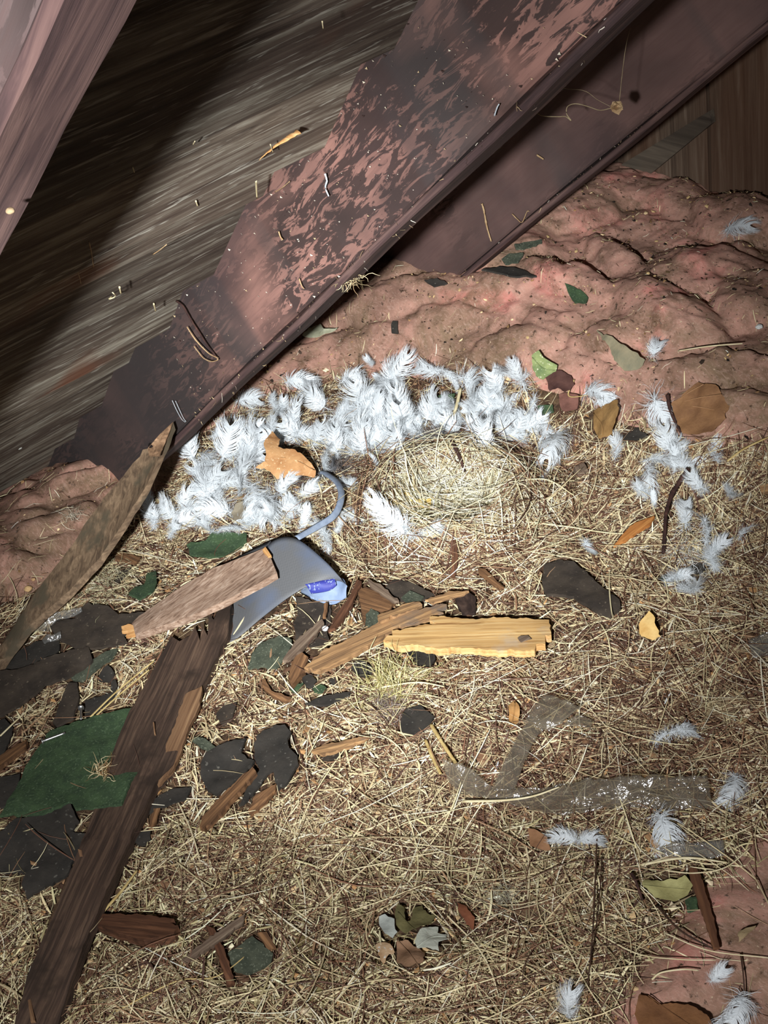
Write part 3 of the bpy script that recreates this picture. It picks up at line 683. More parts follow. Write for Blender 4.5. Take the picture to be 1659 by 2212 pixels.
WD = [
 ([(928,1331),(990,1334),(1060,1336),(1130,1336),(1186,1338),(1191,1372),(1178,1372),(1178,1392),(1158,1392),(1155,1404),(1095,1404),(1010,1400),(920,1398),(890,1392),(872,1396),(850,1388),(828,1382),(838,1372),(848,1372),(846,1362),(870,1358),(905,1348),(945,1347),(928,1340)], .030, .010, M_YELLOW, 'broken_plank', 'pale yellow broken plank with a frayed left end, below the nest', ((830,1375),(1190,1365)), 'plank'),
 ([(657,1441),(699,1403),(755,1378),(815,1345),(857,1326),(905,1316),(955,1303),(965,1305),(941,1317),(958,1322),(930,1331),(920,1335),(857,1356),(822,1378),(755,1417),(710,1438),(685,1445)], .022, .008, M_TAN, 'wood_splinter', 'long tan splinter running from the yellow plank down to the left', ((657,1441),(965,1305)), 'splinter'),
 ([(815,1329),(850,1316),(881,1301),(906,1298),(912,1304),(885,1317),(850,1330),(822,1341)], .026, .006, M_TAN, 'wood_splinter', 'short tan splinter lying along the top of the long one', ((815,1335),(910,1300)), 'splinter'),
 ([(192,1980),(225,1974),(260,1973),(320,1977),(375,1983),(366,1992),(384,1998),(375,2015),(345,2022),(310,2030),(250,2012),(212,1998)], .022, .012, M_RED, 'wood_chunk', 'dark red-brown wood chunk at the foot of the long board', ((192,1980),(380,2000)), 'wood chunk'),
 ([(430,1785),(440,1760),(480,1715),(515,1680),(545,1655),(552,1664),(520,1702),(480,1750),(442,1790)], .024, .008, M_BROWN, 'wood_splinter', 'brown splinter leaning on the black shingle piece', ((430,1785),(550,1660)), 'splinter'),
 ([(535,1750),(550,1720),(570,1708),(597,1694),(595,1710),(567,1738),(540,1760)], .016, .006, M_BROWN, 'wood_splinter', 'brown splinter between the legs of the two-legged shingle', ((535,1750),(595,1700)), 'splinter'),
 ([(672,1621),(710,1605),(750,1597),(797,1591),(780,1602),(750,1613),(692,1628)], .020, .005, M_TAN, 'wood_splinter', 'pale thin splinter right of the two-legged shingle', ((672,1621),(797,1591)), 'splinter'),
 ([(610,1425),(638,1384),(665,1362),(696,1337),(700,1346),(675,1381),(650,1404),(622,1424)], .022, .005, M_GREYW, 'wood_splinter', 'grey-brown splinter lying on the square dark shingle', ((610,1425),(698,1340)), 'splinter'),
 ([(622,1460),(630,1430),(640,1412),(650,1407),(666,1419),(656,1452),(632,1477)], .018, .010, M_BROWN, 'wood_block', 'small brown wood block below the grey-brown splinter', ((625,1470),(655,1410)), 'wood chip'),
 ([(564,1467),(573,1467),(582,1484),(595,1496),(628,1504),(617,1513),(588,1505),(568,1486)], .016, .005, M_BROWN, 'bark_curl', 'curved brown bark sliver above the black shingles', ((564,1470),(625,1508)), 'bark'),
 ([(-40,1668),(0,1632),(30,1612),(58,1597),(56,1612),(25,1638),(0,1657),(-40,1685)], .016, .006, M_BROWN, 'wood_stick', 'brown wood stick at the left edge above the green shingle', ((0,1645),(58,1604)), 'stick'),
 ([(1324,1178),(1345,1153),(1361,1136),(1395,1119),(1413,1113),(1404,1131),(1378,1148),(1354,1164)], .020, .004, wood('orange_splinter_wood', lin(214,150,84), lin(140,84,40), lin(180,116,60), 6, 160), 'wood_splinter', 'smooth orange-brown splinter right of the nest', ((1324,1178),(1413,1113)), 'splinter'),
 ([(1488,1876),(1504,1870),(1514,1895),(1522,1917),(1536,1963),(1546,2003),(1554,2043),(1540,2048),(1527,2005),(1513,1963),(1492,1903)], .016, .004, wood('flat_stick_wood', lin(128,88,60), lin(70,44,30), lin(100,66,46), 4, 120), 'wood_stick', 'flat red-brown stick standing near the bare insulation at the lower right', ((1495,1872),(1547,2046)), 'stick'),
 ([(972,1166),(985,1166),(989,1207),(983,1244),(974,1244),(976,1207)], .020, .004, M_RED, 'wood_chip', 'narrow upright brown chip just below the nest', ((978,1166),(978,1244)), 'wood chip'),
 ([(708,1362),(731,1319),(757,1287),(771,1252),(781,1256),(758,1310),(724,1356)], .018, .005, M_RED, 'wood_splinter', 'thin red-brown splinter right of the blue logo patch', ((710,1360),(776,1254)), 'splinter'),
 ([(773,1277),(790,1266),(820,1276),(860,1294),(836,1322),(808,1315),(800,1330),(787,1350),(780,1312)], .012, .005, M_BROWN, 'bark_slab', 'broad brown bark slab behind the grey granule lump', ((773,1277),(850,1300)), 'bark'),
 ([(794,1252),(822,1262),(862,1298),(852,1300),(829,1285),(800,1266)], .022, .004, M_GREYW, 'wood_splinter', 'short grey-brown splinter lying on the bark slab', ((794,1252),(862,1298)), 'splinter'),
 ([(983,1294),(1011,1277),(1028,1291),(1025,1322),(997,1322)], .014, .006, M_BARK, 'bark_chip', 'round brown bark chip above the yellow plank', None, 'bark'),
 ([(1032,1228),(1049,1231),(1070,1250),(1088,1266),(1077,1271),(1056,1254),(1034,1240)], .018, .004, M_BROWN, 'wood_chip', 'slanting brown chip left of the large dark brown shingle', ((1032,1230),(1085,1268)), 'wood chip'),
 ([(918,1295),(950,1283),(976,1276),(1012,1274),(1000,1282),(960,1292),(935,1301)], .024, .004, M_TAN, 'wood_splinter', 'pale narrow splinter above the broken end of the long tan one', ((918,1295),(1012,1274)), 'splinter'),
 ([(320,1786),(331,1745),(346,1744),(332,1786)], .012, .004, M_BROWN, 'wood_chip', 'small upright brown chip right of the long board', None, 'wood chip'),
 ([(443,1996),(463,2006),(485,2050),(507,2120),(490,2126),(470,2060)], .014, .005, M_RED, 'wood_stick', 'dark red-brown stick left of the squarish grey-green shingle', ((445,1996),(500,2124)), 'stick'),
 ([(393,2072),(450,2026),(530,1974),(527,1990),(470,2034),(408,2074)], .016, .005, M_GREYW, 'wood_stick', 'grey stick slanting above the squarish grey-green shingle', ((393,2072),(530,1978)), 'stick'),
 ([(555,2015),(576,2011),(596,2045),(580,2050)], .014, .004, M_BROWN, 'wood_chip', 'small brown chip touching the squarish grey-green shingle', None, 'wood chip'),
 ([(246,1190),(270,1194),(304,1202),(292,1217),(268,1208),(248,1207)], .014, .004, M_BROWN, 'wood_chip', 'brown wood chip between the grey stake and the leaf-shaped green shingle', None, 'wood chip'),
 ([(1240,1008),(1262,1000),(1268,1012),(1248,1026),(1236,1022)], .014, .005, M_GREYW, 'wood_chip', 'short grey wood chip right of the nest rim', None, 'wood chip'),
 ([(1118,1378),(1140,1372),(1148,1380),(1126,1388)], .034, .001, M_GREYW, 'wood_chip', 'small grey flake lying on the yellow plank', None, 'wood chip'),
 ([(1640,1050),(1675,1040),(1680,1058),(1645,1066)], .014, .004, M_TAN, 'wood_chip', 'tan chip at the right edge beside the straw', None, 'wood chip'),
 ([(700,1302),(708,1300),(704,1332),(697,1334)], .020, .003, M_BROWN, 'wood_chip', 'thin brown chip standing by the square dark shingle', None, 'wood chip'),
 ([(1392,1806),(1404,1800),(1424,1826),(1414,1832)], .014, .003, M_TAN, 'wood_chip', 'small orange-tan chip below the plastic tape', None, 'wood chip'),
]
for i, (pts, lf, th, m, nm, lab, ax, cat) in enumerate(WD):
    o = poly(nm, pts, lf, th, m, axis=ax, jag=1.1, seg=6, warp=.002, seed=60 + i)
    tag(o, lab, cat, 'broken wood pieces in the litter')

# --- the bent blue-grey sheet with its printed blue patch
t = NT('blue_grey_ripstop', 0.55)
br = t.n('ShaderNodeTexChecker'); br.inputs['Scale'].default_value = 420
t.l(t.co.outputs['Object'], br.inputs[0])
c = t.mix(t.mul(br.outputs['Fac'], 0.25), lin(106, 106, 107), lin(80, 82, 84))
c = t.mix(t.mask(t.noise(14, 3, 0.5), 0.52, 0.75), c, lin(98, 108, 128))
M_SHEET = t.col(c)
M_SHEETB = flat_mat('pale_blue_underside', lin(150, 166, 190), lin(126, 144, 174), 60, 0.6, 0.2)
M_LOGO = flat_mat('blue_print', lin(54, 56, 140), lin(60, 68, 150), 50, 0.5, 0.1, spots=lin(140, 154, 182), spot_rng=(0.60, 0.64))
M_STRIP = flat_mat('pale_blue_strip', lin(152, 164, 180), lin(130, 142, 162), 90, 0.6, 0.3)
sh = empty('bent_sheet', 620, 1290)
tag(sh, 'bent blue-grey woven sheet with a curled end and a blue printed patch', 'sheet')
sheet('main_sheet', [(492,1320,.012),(520,1275,.022),(560,1215,.045),(590,1166,.060),(640,1164,.064),(702,1212,.058),(749,1264,.036)],
      [(490,1393,.006),(520,1372,.010),(560,1338,.018),(602,1305,.026),(632,1284,.032),(664,1267,.036),(738,1250,.036)], 40, 12, .0012, M_SHEET, sh, seed=4)
sheet('tail_sheet', [(450,1236,.020),(500,1210,.030),(545,1186,.042),(585,1168,.056)], [(452,1256,.016),(505,1240,.020),(548,1232,.030),(580,1225,.045)], 16, 6, .0012, M_SHEET, sh)
tb = sheet('folded_end', [(654,1272,.034),(690,1258,.036),(736,1248,.036),(750,1266,.036)], [(650,1281,.010),(688,1299,.008),(720,1305,.008),(748,1290,.018)], 20, 8, .0012, M_SHEETB, sh, bow=.004)
lg = sheet('printed_patch', [(656,1262,.0375),(684,1256,.0385),(708,1249,.0385),(722,1250,.038)], [(672,1282,.026),(694,1279,.027),(714,1274,.029),(727,1264,.034)], 14, 6, .0008, M_LOGO, sh, bow=.005)
sp = sheet('plastic_strip', [(636,1158,.062),(680,1132,.055),(716,1108,.052),(730,1075,.050),(724,1046,.046),(700,1026,.036),(690,1022,.03)],
           [(646,1166,.060),(690,1142,.050),(728,1116,.046),(744,1076,.044),(738,1044,.040),(712,1022,.032),(694,1017,.028)], 40, 4, .0012, M_STRIP, None, bow=.002)
tag(sp, 'curled pale blue plastic strip rising from the blue-grey sheet', 'strip')

# --- clear plastic tape
def clear_mat(name, tint, amount, rough=0.10):
    t = NT(name, 0.5)
    t.b.inputs['Base Color'].default_value = tint
    bp = t.n('ShaderNodeBump'); bp.inputs['Strength'].default_value = 1.0; bp.inputs['Distance'].default_value = 0.0035
    t.l(t.noise(60, 3, 0.55, 1.4), bp.inputs['Height'])
    tr = t.n('ShaderNodeBsdfTransparent'); tr.inputs[0].default_value = (0.95, 0.93, 0.90, 1)
    gl = t.n('ShaderNodeBsdfGlossy'); gl.inputs['Roughness'].default_value = rough; t.l(bp.outputs[0], gl.inputs['Normal'])
    m1 = t.n('ShaderNodeMixShader'); m2 = t.n('ShaderNodeMixShader')
    f = t.n('ShaderNodeMapRange'); t.l(t.noise(30, 4, 0.6, 0.5, off=3), f.inputs[0])
    f.inputs[1].default_value = 0.35; f.inputs[2].default_value = 0.7; f.inputs[3].default_value = amount - .06; f.inputs[4].default_value = amount + .10
    t.l(f.outputs[0], m1.inputs[0]); t.l(tr.outputs[0], m1.inputs[1]); t.l(t.b.outputs[0], m1.inputs[2])
    m2.inputs[0].default_value = 0.09; t.l(m1.outputs[0], m2.inputs[1]); t.l(gl.outputs[0], m2.inputs[2])
    t.l(m2.outputs[0], t.t.nodes['Material Output'].inputs[0])
    return t.m
M_TAPE = clear_mat('clear_tape', lin(150, 140, 124), 0.21)
M_FILM = clear_mat('clear_film', lin(160, 160, 156), 0.17)
tp = empty('plastic_tape', 1240, 1710)
tag(tp, 'crumpled clear plastic tape with two arms, lying on the straw at the lower right', 'tape')
sheet('tape_strip', [(956,1648,.036),(1012,1660,.032),(1070,1702,.022),(1150,1706,.022),(1250,1691,.024),(1340,1681,.032),(1430,1681,.035),(1528,1676,.034)],
      [(968,1690,.014),(1002,1716,.012),(1080,1733,.020),(1150,1752,.018),(1212,1763,.018),(1300,1754,.012),(1400,1751,.008),(1540,1752,.008)], 60, 10, .0003, M_TAPE, tp, crumple=.006, seed=8)
sheet('tape_strip', [(1060,1712,.022),(1094,1640,.028),(1132,1572,.032),(1160,1545,.036)], [(1112,1706,.022),(1140,1632,.026),(1168,1585,.030),(1190,1572,.032)], 30, 7, .0003, M_TAPE, tp, crumple=.004, seed=9)
sheet('folded_end', [(1130,1562,.038),(1155,1528,.042),(1180,1499,.044)], [(1186,1580,.034),(1222,1556,.038),(1254,1528,.040)], 18, 10, .0003, M_TAPE, tp, crumple=.004, seed=10)
sheet('folded_end', [(1222,1556,.030),(1250,1546,.030),(1280,1556,.026)], [(1216,1568,.026),(1248,1570,.026),(1276,1578,.024)], 12, 6, .0003, M_TAPE, tp, crumple=.003, seed=11)
for lab, A, B in [('small strip of clear plastic film below the right-hand curled feather', [(1424,1830,.016),(1470,1822,.018),(1520,1820,.018),(1562,1814,.016)], [(1430,1852,.012),(1472,1857,.012),(1520,1858,.012),(1566,1852,.012)]),
                  ('crumpled clear film beside the grey stake above the dark shingles', [(74,1362,.020),(121,1324,.028),(150,1318,.028),(176,1311,.024)], [(104,1368,.016),(124,1342,.018),(155,1334,.018),(178,1322,.018)]),
                  ('pale clear film fragment lying on the black shingle at the left', [(90,1382,.022),(112,1372,.024),(132,1366,.024)], [(96,1392,.018),(114,1386,.018),(133,1380,.018)]),
                  ('scrap of clear plastic at the right edge near the yellow chip', [(1616,1384,.020),(1640,1374,.022),(1672,1370,.022)], [(1626,1424,.014),(1650,1420,.014),(1676,1416,.014)])]:
    o = sheet('plastic_film', A, B, 16, 6, .0003, M_FILM, None, crumple=.004, seed=int(A[0][0]))
    tag(o, lab, 'plastic film')

# --- leaves
def leaf_mat(name, a, b, scale=40, spots=None):
    return flat_mat(name, a, b, scale, 0.75, 0.5, spots=spots, spot_rng=(0.63, 0.7), dist=0.0015)
LV = [
 ([(552,1009,.05),(572,994,.055),(574,975,.056),(570,962,.058),(588,931,.06),(596,940,.058),(606,950,.056),(601,968,.054),(632,975,.054),(661,989,.05),(672,1000,.048),(682,1014,.044),(678,1027,.036),(638,1032,.034),(598,1032,.034),(582,1015,.044)], lin(206,158,108), lin(172,122,78), lin(228,194,150), 'dry orange-brown leaf lying on the white feathers', [(560,1008),(600,990),(640,995),(678,1016)]),
 ([(1280,889,.02),(1303,876,.034),(1336,866,.044),(1340,885,.044),(1337,904,.04),(1323,937,.028),(1296,951,.016),(1284,930,.016),(1282,910,.018)], lin(172,134,84), lin(140,106,64), None, 'tan folded leaf standing right of the feather heap', [(1282,892),(1300,920),(1298,948)]),
 ([(1450,874,.016),(1480,848,.020),(1508,823,.022),(1520,828,.024),(1546,833,.026),(1556,846,.026),(1561,854,.026),(1578,871,.026),(1566,892,.024),(1568,904,.022),(1548,922,.020),(1538,934,.018),(1503,941,.014),(1475,939,.012),(1460,904,.014)], lin(148,108,72), lin(122,86,58), None, 'big brown veined leaf lying on the insulation at the right', None),
 ([(1148,770,.03),(1164,758,.036),(1170,768,.036),(1178,777,.034),(1204,790,.03),(1201,803,.024),(1174,820,.016),(1158,813,.018),(1150,795,.024)], lin(150,160,104), lin(98,116,74), lin(206,206,172), 'green and pale leaf standing behind the feather heap', [(1150,772),(1172,795),(1198,800)]),
 ([(1178,813),(1188,806),(1201,803),(1220,806),(1234,813),(1238,822),(1241,833),(1221,849),(1205,838),(1188,846)], lin(92,62,54), lin(66,42,38), None, 'dark red-brown crumpled leaf right of the green and pale one', None),
 ([(1207,853),(1230,850),(1251,856),(1247,883),(1228,888),(1214,886)], lin(134,92,80), lin(104,70,60), None, 'dull pinkish brown leaf below the dark red-brown one', None),
 ([(1288,714,.024),(1310,724,.026),(1330,734,.028),(1365,756,.026),(1391,773,.022),(1381,789,.014),(1346,797,.010),(1326,777,.014),(1316,749,.02)], lin(150,138,110), lin(124,120,98), None, 'flat grey-green bark piece with an orange edge on the insulation', None),
 ([(1387,1915),(1394,1901),(1440,1897),(1462,1898),(1479,1892),(1488,1904),(1497,1919),(1486,1935),(1470,1938),(1454,1944),(1430,1938),(1413,1935)], lin(182,176,120), lin(150,142,92), None, 'pale olive-tan leaf left of the flat red-brown stick', [(1390,1912),(1440,1918),(1494,1922)]),
 ([(1381,2146),(1403,2152),(1428,2166),(1447,2164),(1486,2173),(1527,2196),(1538,2214),(1545,2245),(1395,2245),(1370,2185)], lin(134,92,58), lin(108,72,46), None, 'large brown leaf at the bottom right corner', [(1400,2150),(1455,2190),(1530,2240)]),
 ([(896,2035),(907,2012),(929,1999),(947,1999),(945,2012),(965,2015),(967,2032),(947,2037),(948,2058),(922,2053),(902,2050)], lin(206,208,192), lin(178,180,164), None, 'pale grey-white lobed leaf near the bottom centre', [(900,2046),(930,2025),(962,2022)]),
 ([(856,1999),(853,1975),(858,1959),(866,1957),(874,1961),(876,1992),(886,1988),(891,1977),(890,1965),(894,1959),(912,1951),(914,1962),(922,1972),(930,1976),(942,1972),(932,1994),(899,2012),(876,2017)], lin(124,116,76), lin(96,90,58), None, 'olive lobed oak leaf behind the pale grey-white one', [(860,1970),(885,1998),(900,2010)]),
 ([(818,1977),(831,1972),(851,1982),(852,1998),(858,2012),(848,2025),(831,2015),(818,1994)], lin(196,200,190), lin(164,168,160), None, 'pale grey leaf piece left of the olive oak leaf', None),
 ([(856,2027),(881,2025),(900,2038),(917,2053),(914,2085),(879,2093),(856,2073)], lin(164,128,100), lin(138,106,80), None, 'pinkish tan leaf below the pale grey-white lobed leaf', [(858,2030),(885,2060),(905,2088)]),
 ([(813,2045),(830,2040),(845,2044),(853,2058),(838,2068),(828,2083),(818,2065)], lin(206,176,140), lin(180,140,100), lin(222,220,210), 'small orange and white leaf scrap beside the pinkish tan one', None),
 ([(942,2085),(970,2075),(990,2088),(992,2110),(985,2134),(957,2136),(942,2111)], lin(112,92,80), lin(88,70,62), None, 'mauve-brown leaf right of the pinkish tan one', None),
 ([(1104,1964),(1125,1954),(1147,1951),(1170,1977),(1165,2017),(1134,2025),(1107,2002)], lin(108,84,62), lin(84,64,48), None, 'dull brown leaf half buried in needles at the lower centre', [(1108,1968),(1135,1990),(1160,2012)]),
 ([(988,1951),(1003,1959),(1016,1974),(1026,1984),(1023,2007),(1008,1997),(990,1972)], lin(136,84,58), lin(104,60,42), None, 'crumpled red-brown leaf right of the olive oak leaf', None),
 ([(1380,1352,.022),(1390,1334,.03),(1402,1317,.034),(1415,1335,.032),(1414,1346,.03),(1427,1375,.022),(1410,1385,.018),(1385,1375,.018)], lin(232,196,128), lin(204,160,92), None, 'bright yellow-tan chip standing alone right of the yellow plank', None),
 ([(1098,1525),(1112,1514),(1122,1529),(1121,1553),(1105,1565),(1099,1545)], lin(206,158,100), lin(176,128,76), None, 'small orange-tan leaf left of the folded tape end', [(1112,1516),(1110,1540),(1106,1563)]),
 ([(1141,1791),(1162,1796),(1182,1808),(1188,1832),(1165,1834),(1145,1828)], lin(160,118,84), lin(132,94,66), None, 'brown leaf below the tape, left of the white winged feather', None),
 ([(1514,1533),(1535,1515),(1559,1505),(1592,1537),(1575,1558),(1545,1548),(1525,1546)], lin(164,142,112), lin(132,110,84), None, 'crinkled pale brown leaf at the right above the curly feather', None),
 ([(826,1060,.02),(880,1060,.022),(886,1078,.02),(930,1082,.02),(926,1104,.016),(880,1108,.014),(850,1112,.014),(820,1090,.016)], lin(240,218,140), lin(222,190,110), None, 'pale yellow leaf lining the nest cup', [(826,1062),(870,1085),(920,1095)]),
 ([(873,1112,.014),(900,1104,.018),(930,1102,.018),(918,1132,.012),(892,1126,.012)], lin(206,194,142), lin(178,164,112), None, 'dull greenish leaf at the front of the nest cup', None),
 ([(1595,2018),(1612,2008),(1634,2002),(1623,2016),(1612,2030),(1598,2040)], lin(168,146,110), lin(140,118,88), None, 'small tan leaf on the bare insulation at the lower right', None),
 ([(508,1088,.03),(522,1078,.036),(530,1092,.034),(524,1120,.02),(508,1128,.016),(500,1110,.02)], lin(142,132,112), lin(114,104,88), None, 'grey-brown leaf standing at the lower edge of the feather heap', None),
 ([(652,722,.01),(672,704,.014),(690,695,.016),(700,712,.014),(730,710,.012),(712,722,.01),(690,727,.008),(665,727,.006)], lin(196,196,168), lin(160,158,130), None, 'pale grey-green scrap on the insulation in the rafter shadow', None),
 ([(1028,1640),(1050,1632),(1062,1648),(1044,1660)], lin(150,112,84), lin(118,86,62), None, 'small brown leaf above the left end of the tape', None),
 ([(1440,1470),(1466,1462),(1484,1480),(1462,1494),(1444,1488)], lin(156,124,90), lin(126,98,70), None, 'light brown leaf scrap above the curly-shafted feather', None),
 ([(1330,1475),(1350,1466),(1362,1480),(1346,1492)], lin(120,92,70), lin(94,70,52), None, 'dark brown leaf scrap right of the folded tape end', None),
 ([(160,2090),(186,2076),(204,2092),(196,2120),(172,2122)], lin(128,96,72), lin(100,72,54), None, 'brown leaf beside the lower end of the long board', None),
 ([(655,2150),(690,2130),(712,2150),(700,2180),(668,2178)], lin(150,138,92), lin(116,104,66), None, 'olive-brown leaf at the bottom, left of centre', None),
 ([(640,2035),(676,2022),(712,2040),(704,2078),(668,2086),(642,2066)], lin(104,90,54), lin(84,70,42), None, 'mossy olive patch of leaf right of the squarish grey-green shingle', None),
]
BURIED = ('half buried', 'mossy', 'mauve', 'olive-brown', 'dark brown leaf scrap', 'light brown leaf scrap', 'small brown leaf', 'crinkled', 'beside the lower end')     # straw lies over these
for i, (pts, a, b, sp_, lab, vein) in enumerate(LV):
    low = any(w in lab for w in BURIED)
    if low: pts = [(q[0], q[1], .004) for q in pts]
    o = poly('dry_leaf' if 'bark' not in lab and 'chip' not in lab and 'scrap' not in lab else ('bark_piece' if 'bark' in lab else 'leaf_scrap'), pts, .016, .0006, leaf_mat('leaf_%s' % lab.split()[0], a, b, 40, sp_), jag=1.0, seg=6, warp=.010, seed=120 + i)
    tag(o, lab, 'leaf' if 'leaf' in lab else 'plant scrap', 'dry leaves in the litter' if 'leaf' in lab else None)
    if vein:
        lf = max([p[2] if len(p) > 2 else .016 for p in pts])
        lo = min([p[2] if len(p) > 2 else .016 for p in pts])
        # the midrib follows the blade's own surface
        Mi = o.matrix_world.inverted(); vs = np.array([v.co for v in o.data.vertices])
        P = []
        for q in spline(np.array(vein, float), 10):
            d = Mi.to_3x3() @ Vector(ray(*q)); c = Mi @ Vector(CAMP)
            t_ = -c.z / d.z; h = c + d * t_
            for _ in range(2):
                k = int(np.argmin((vs[:, 0] - h.x) ** 2 + (vs[:, 1] - h.y) ** 2 - 1e-6 * (vs[:, 2] > 0)))
                t_ = (vs[k, 2] + .0012 - c.z) / d.z; h = c + d * t_
            P.append(o.matrix_world @ h)
        mm = flat_mat('midrib', tuple(x * .8 for x in a[:3]) + (1,), b)
        tube('midrib', None, 3.0, mm, n=12, world=[tuple(p) for p in P], parent=o)
    if lab.startswith('big brown veined'):
        mm = flat_mat('leaf_veins', lin(176,134,96), lin(150,110,76))
        for q in [(1520,830),(1558,852),(1566,890),(1540,930),(1490,936)]:
            tube('vein', [(1452,874,.0185),((1452+q[0])/2,(874+q[1])/2 - 3,.023),(q[0],q[1],.024)], 3.2, mm, n=10, parent=o)

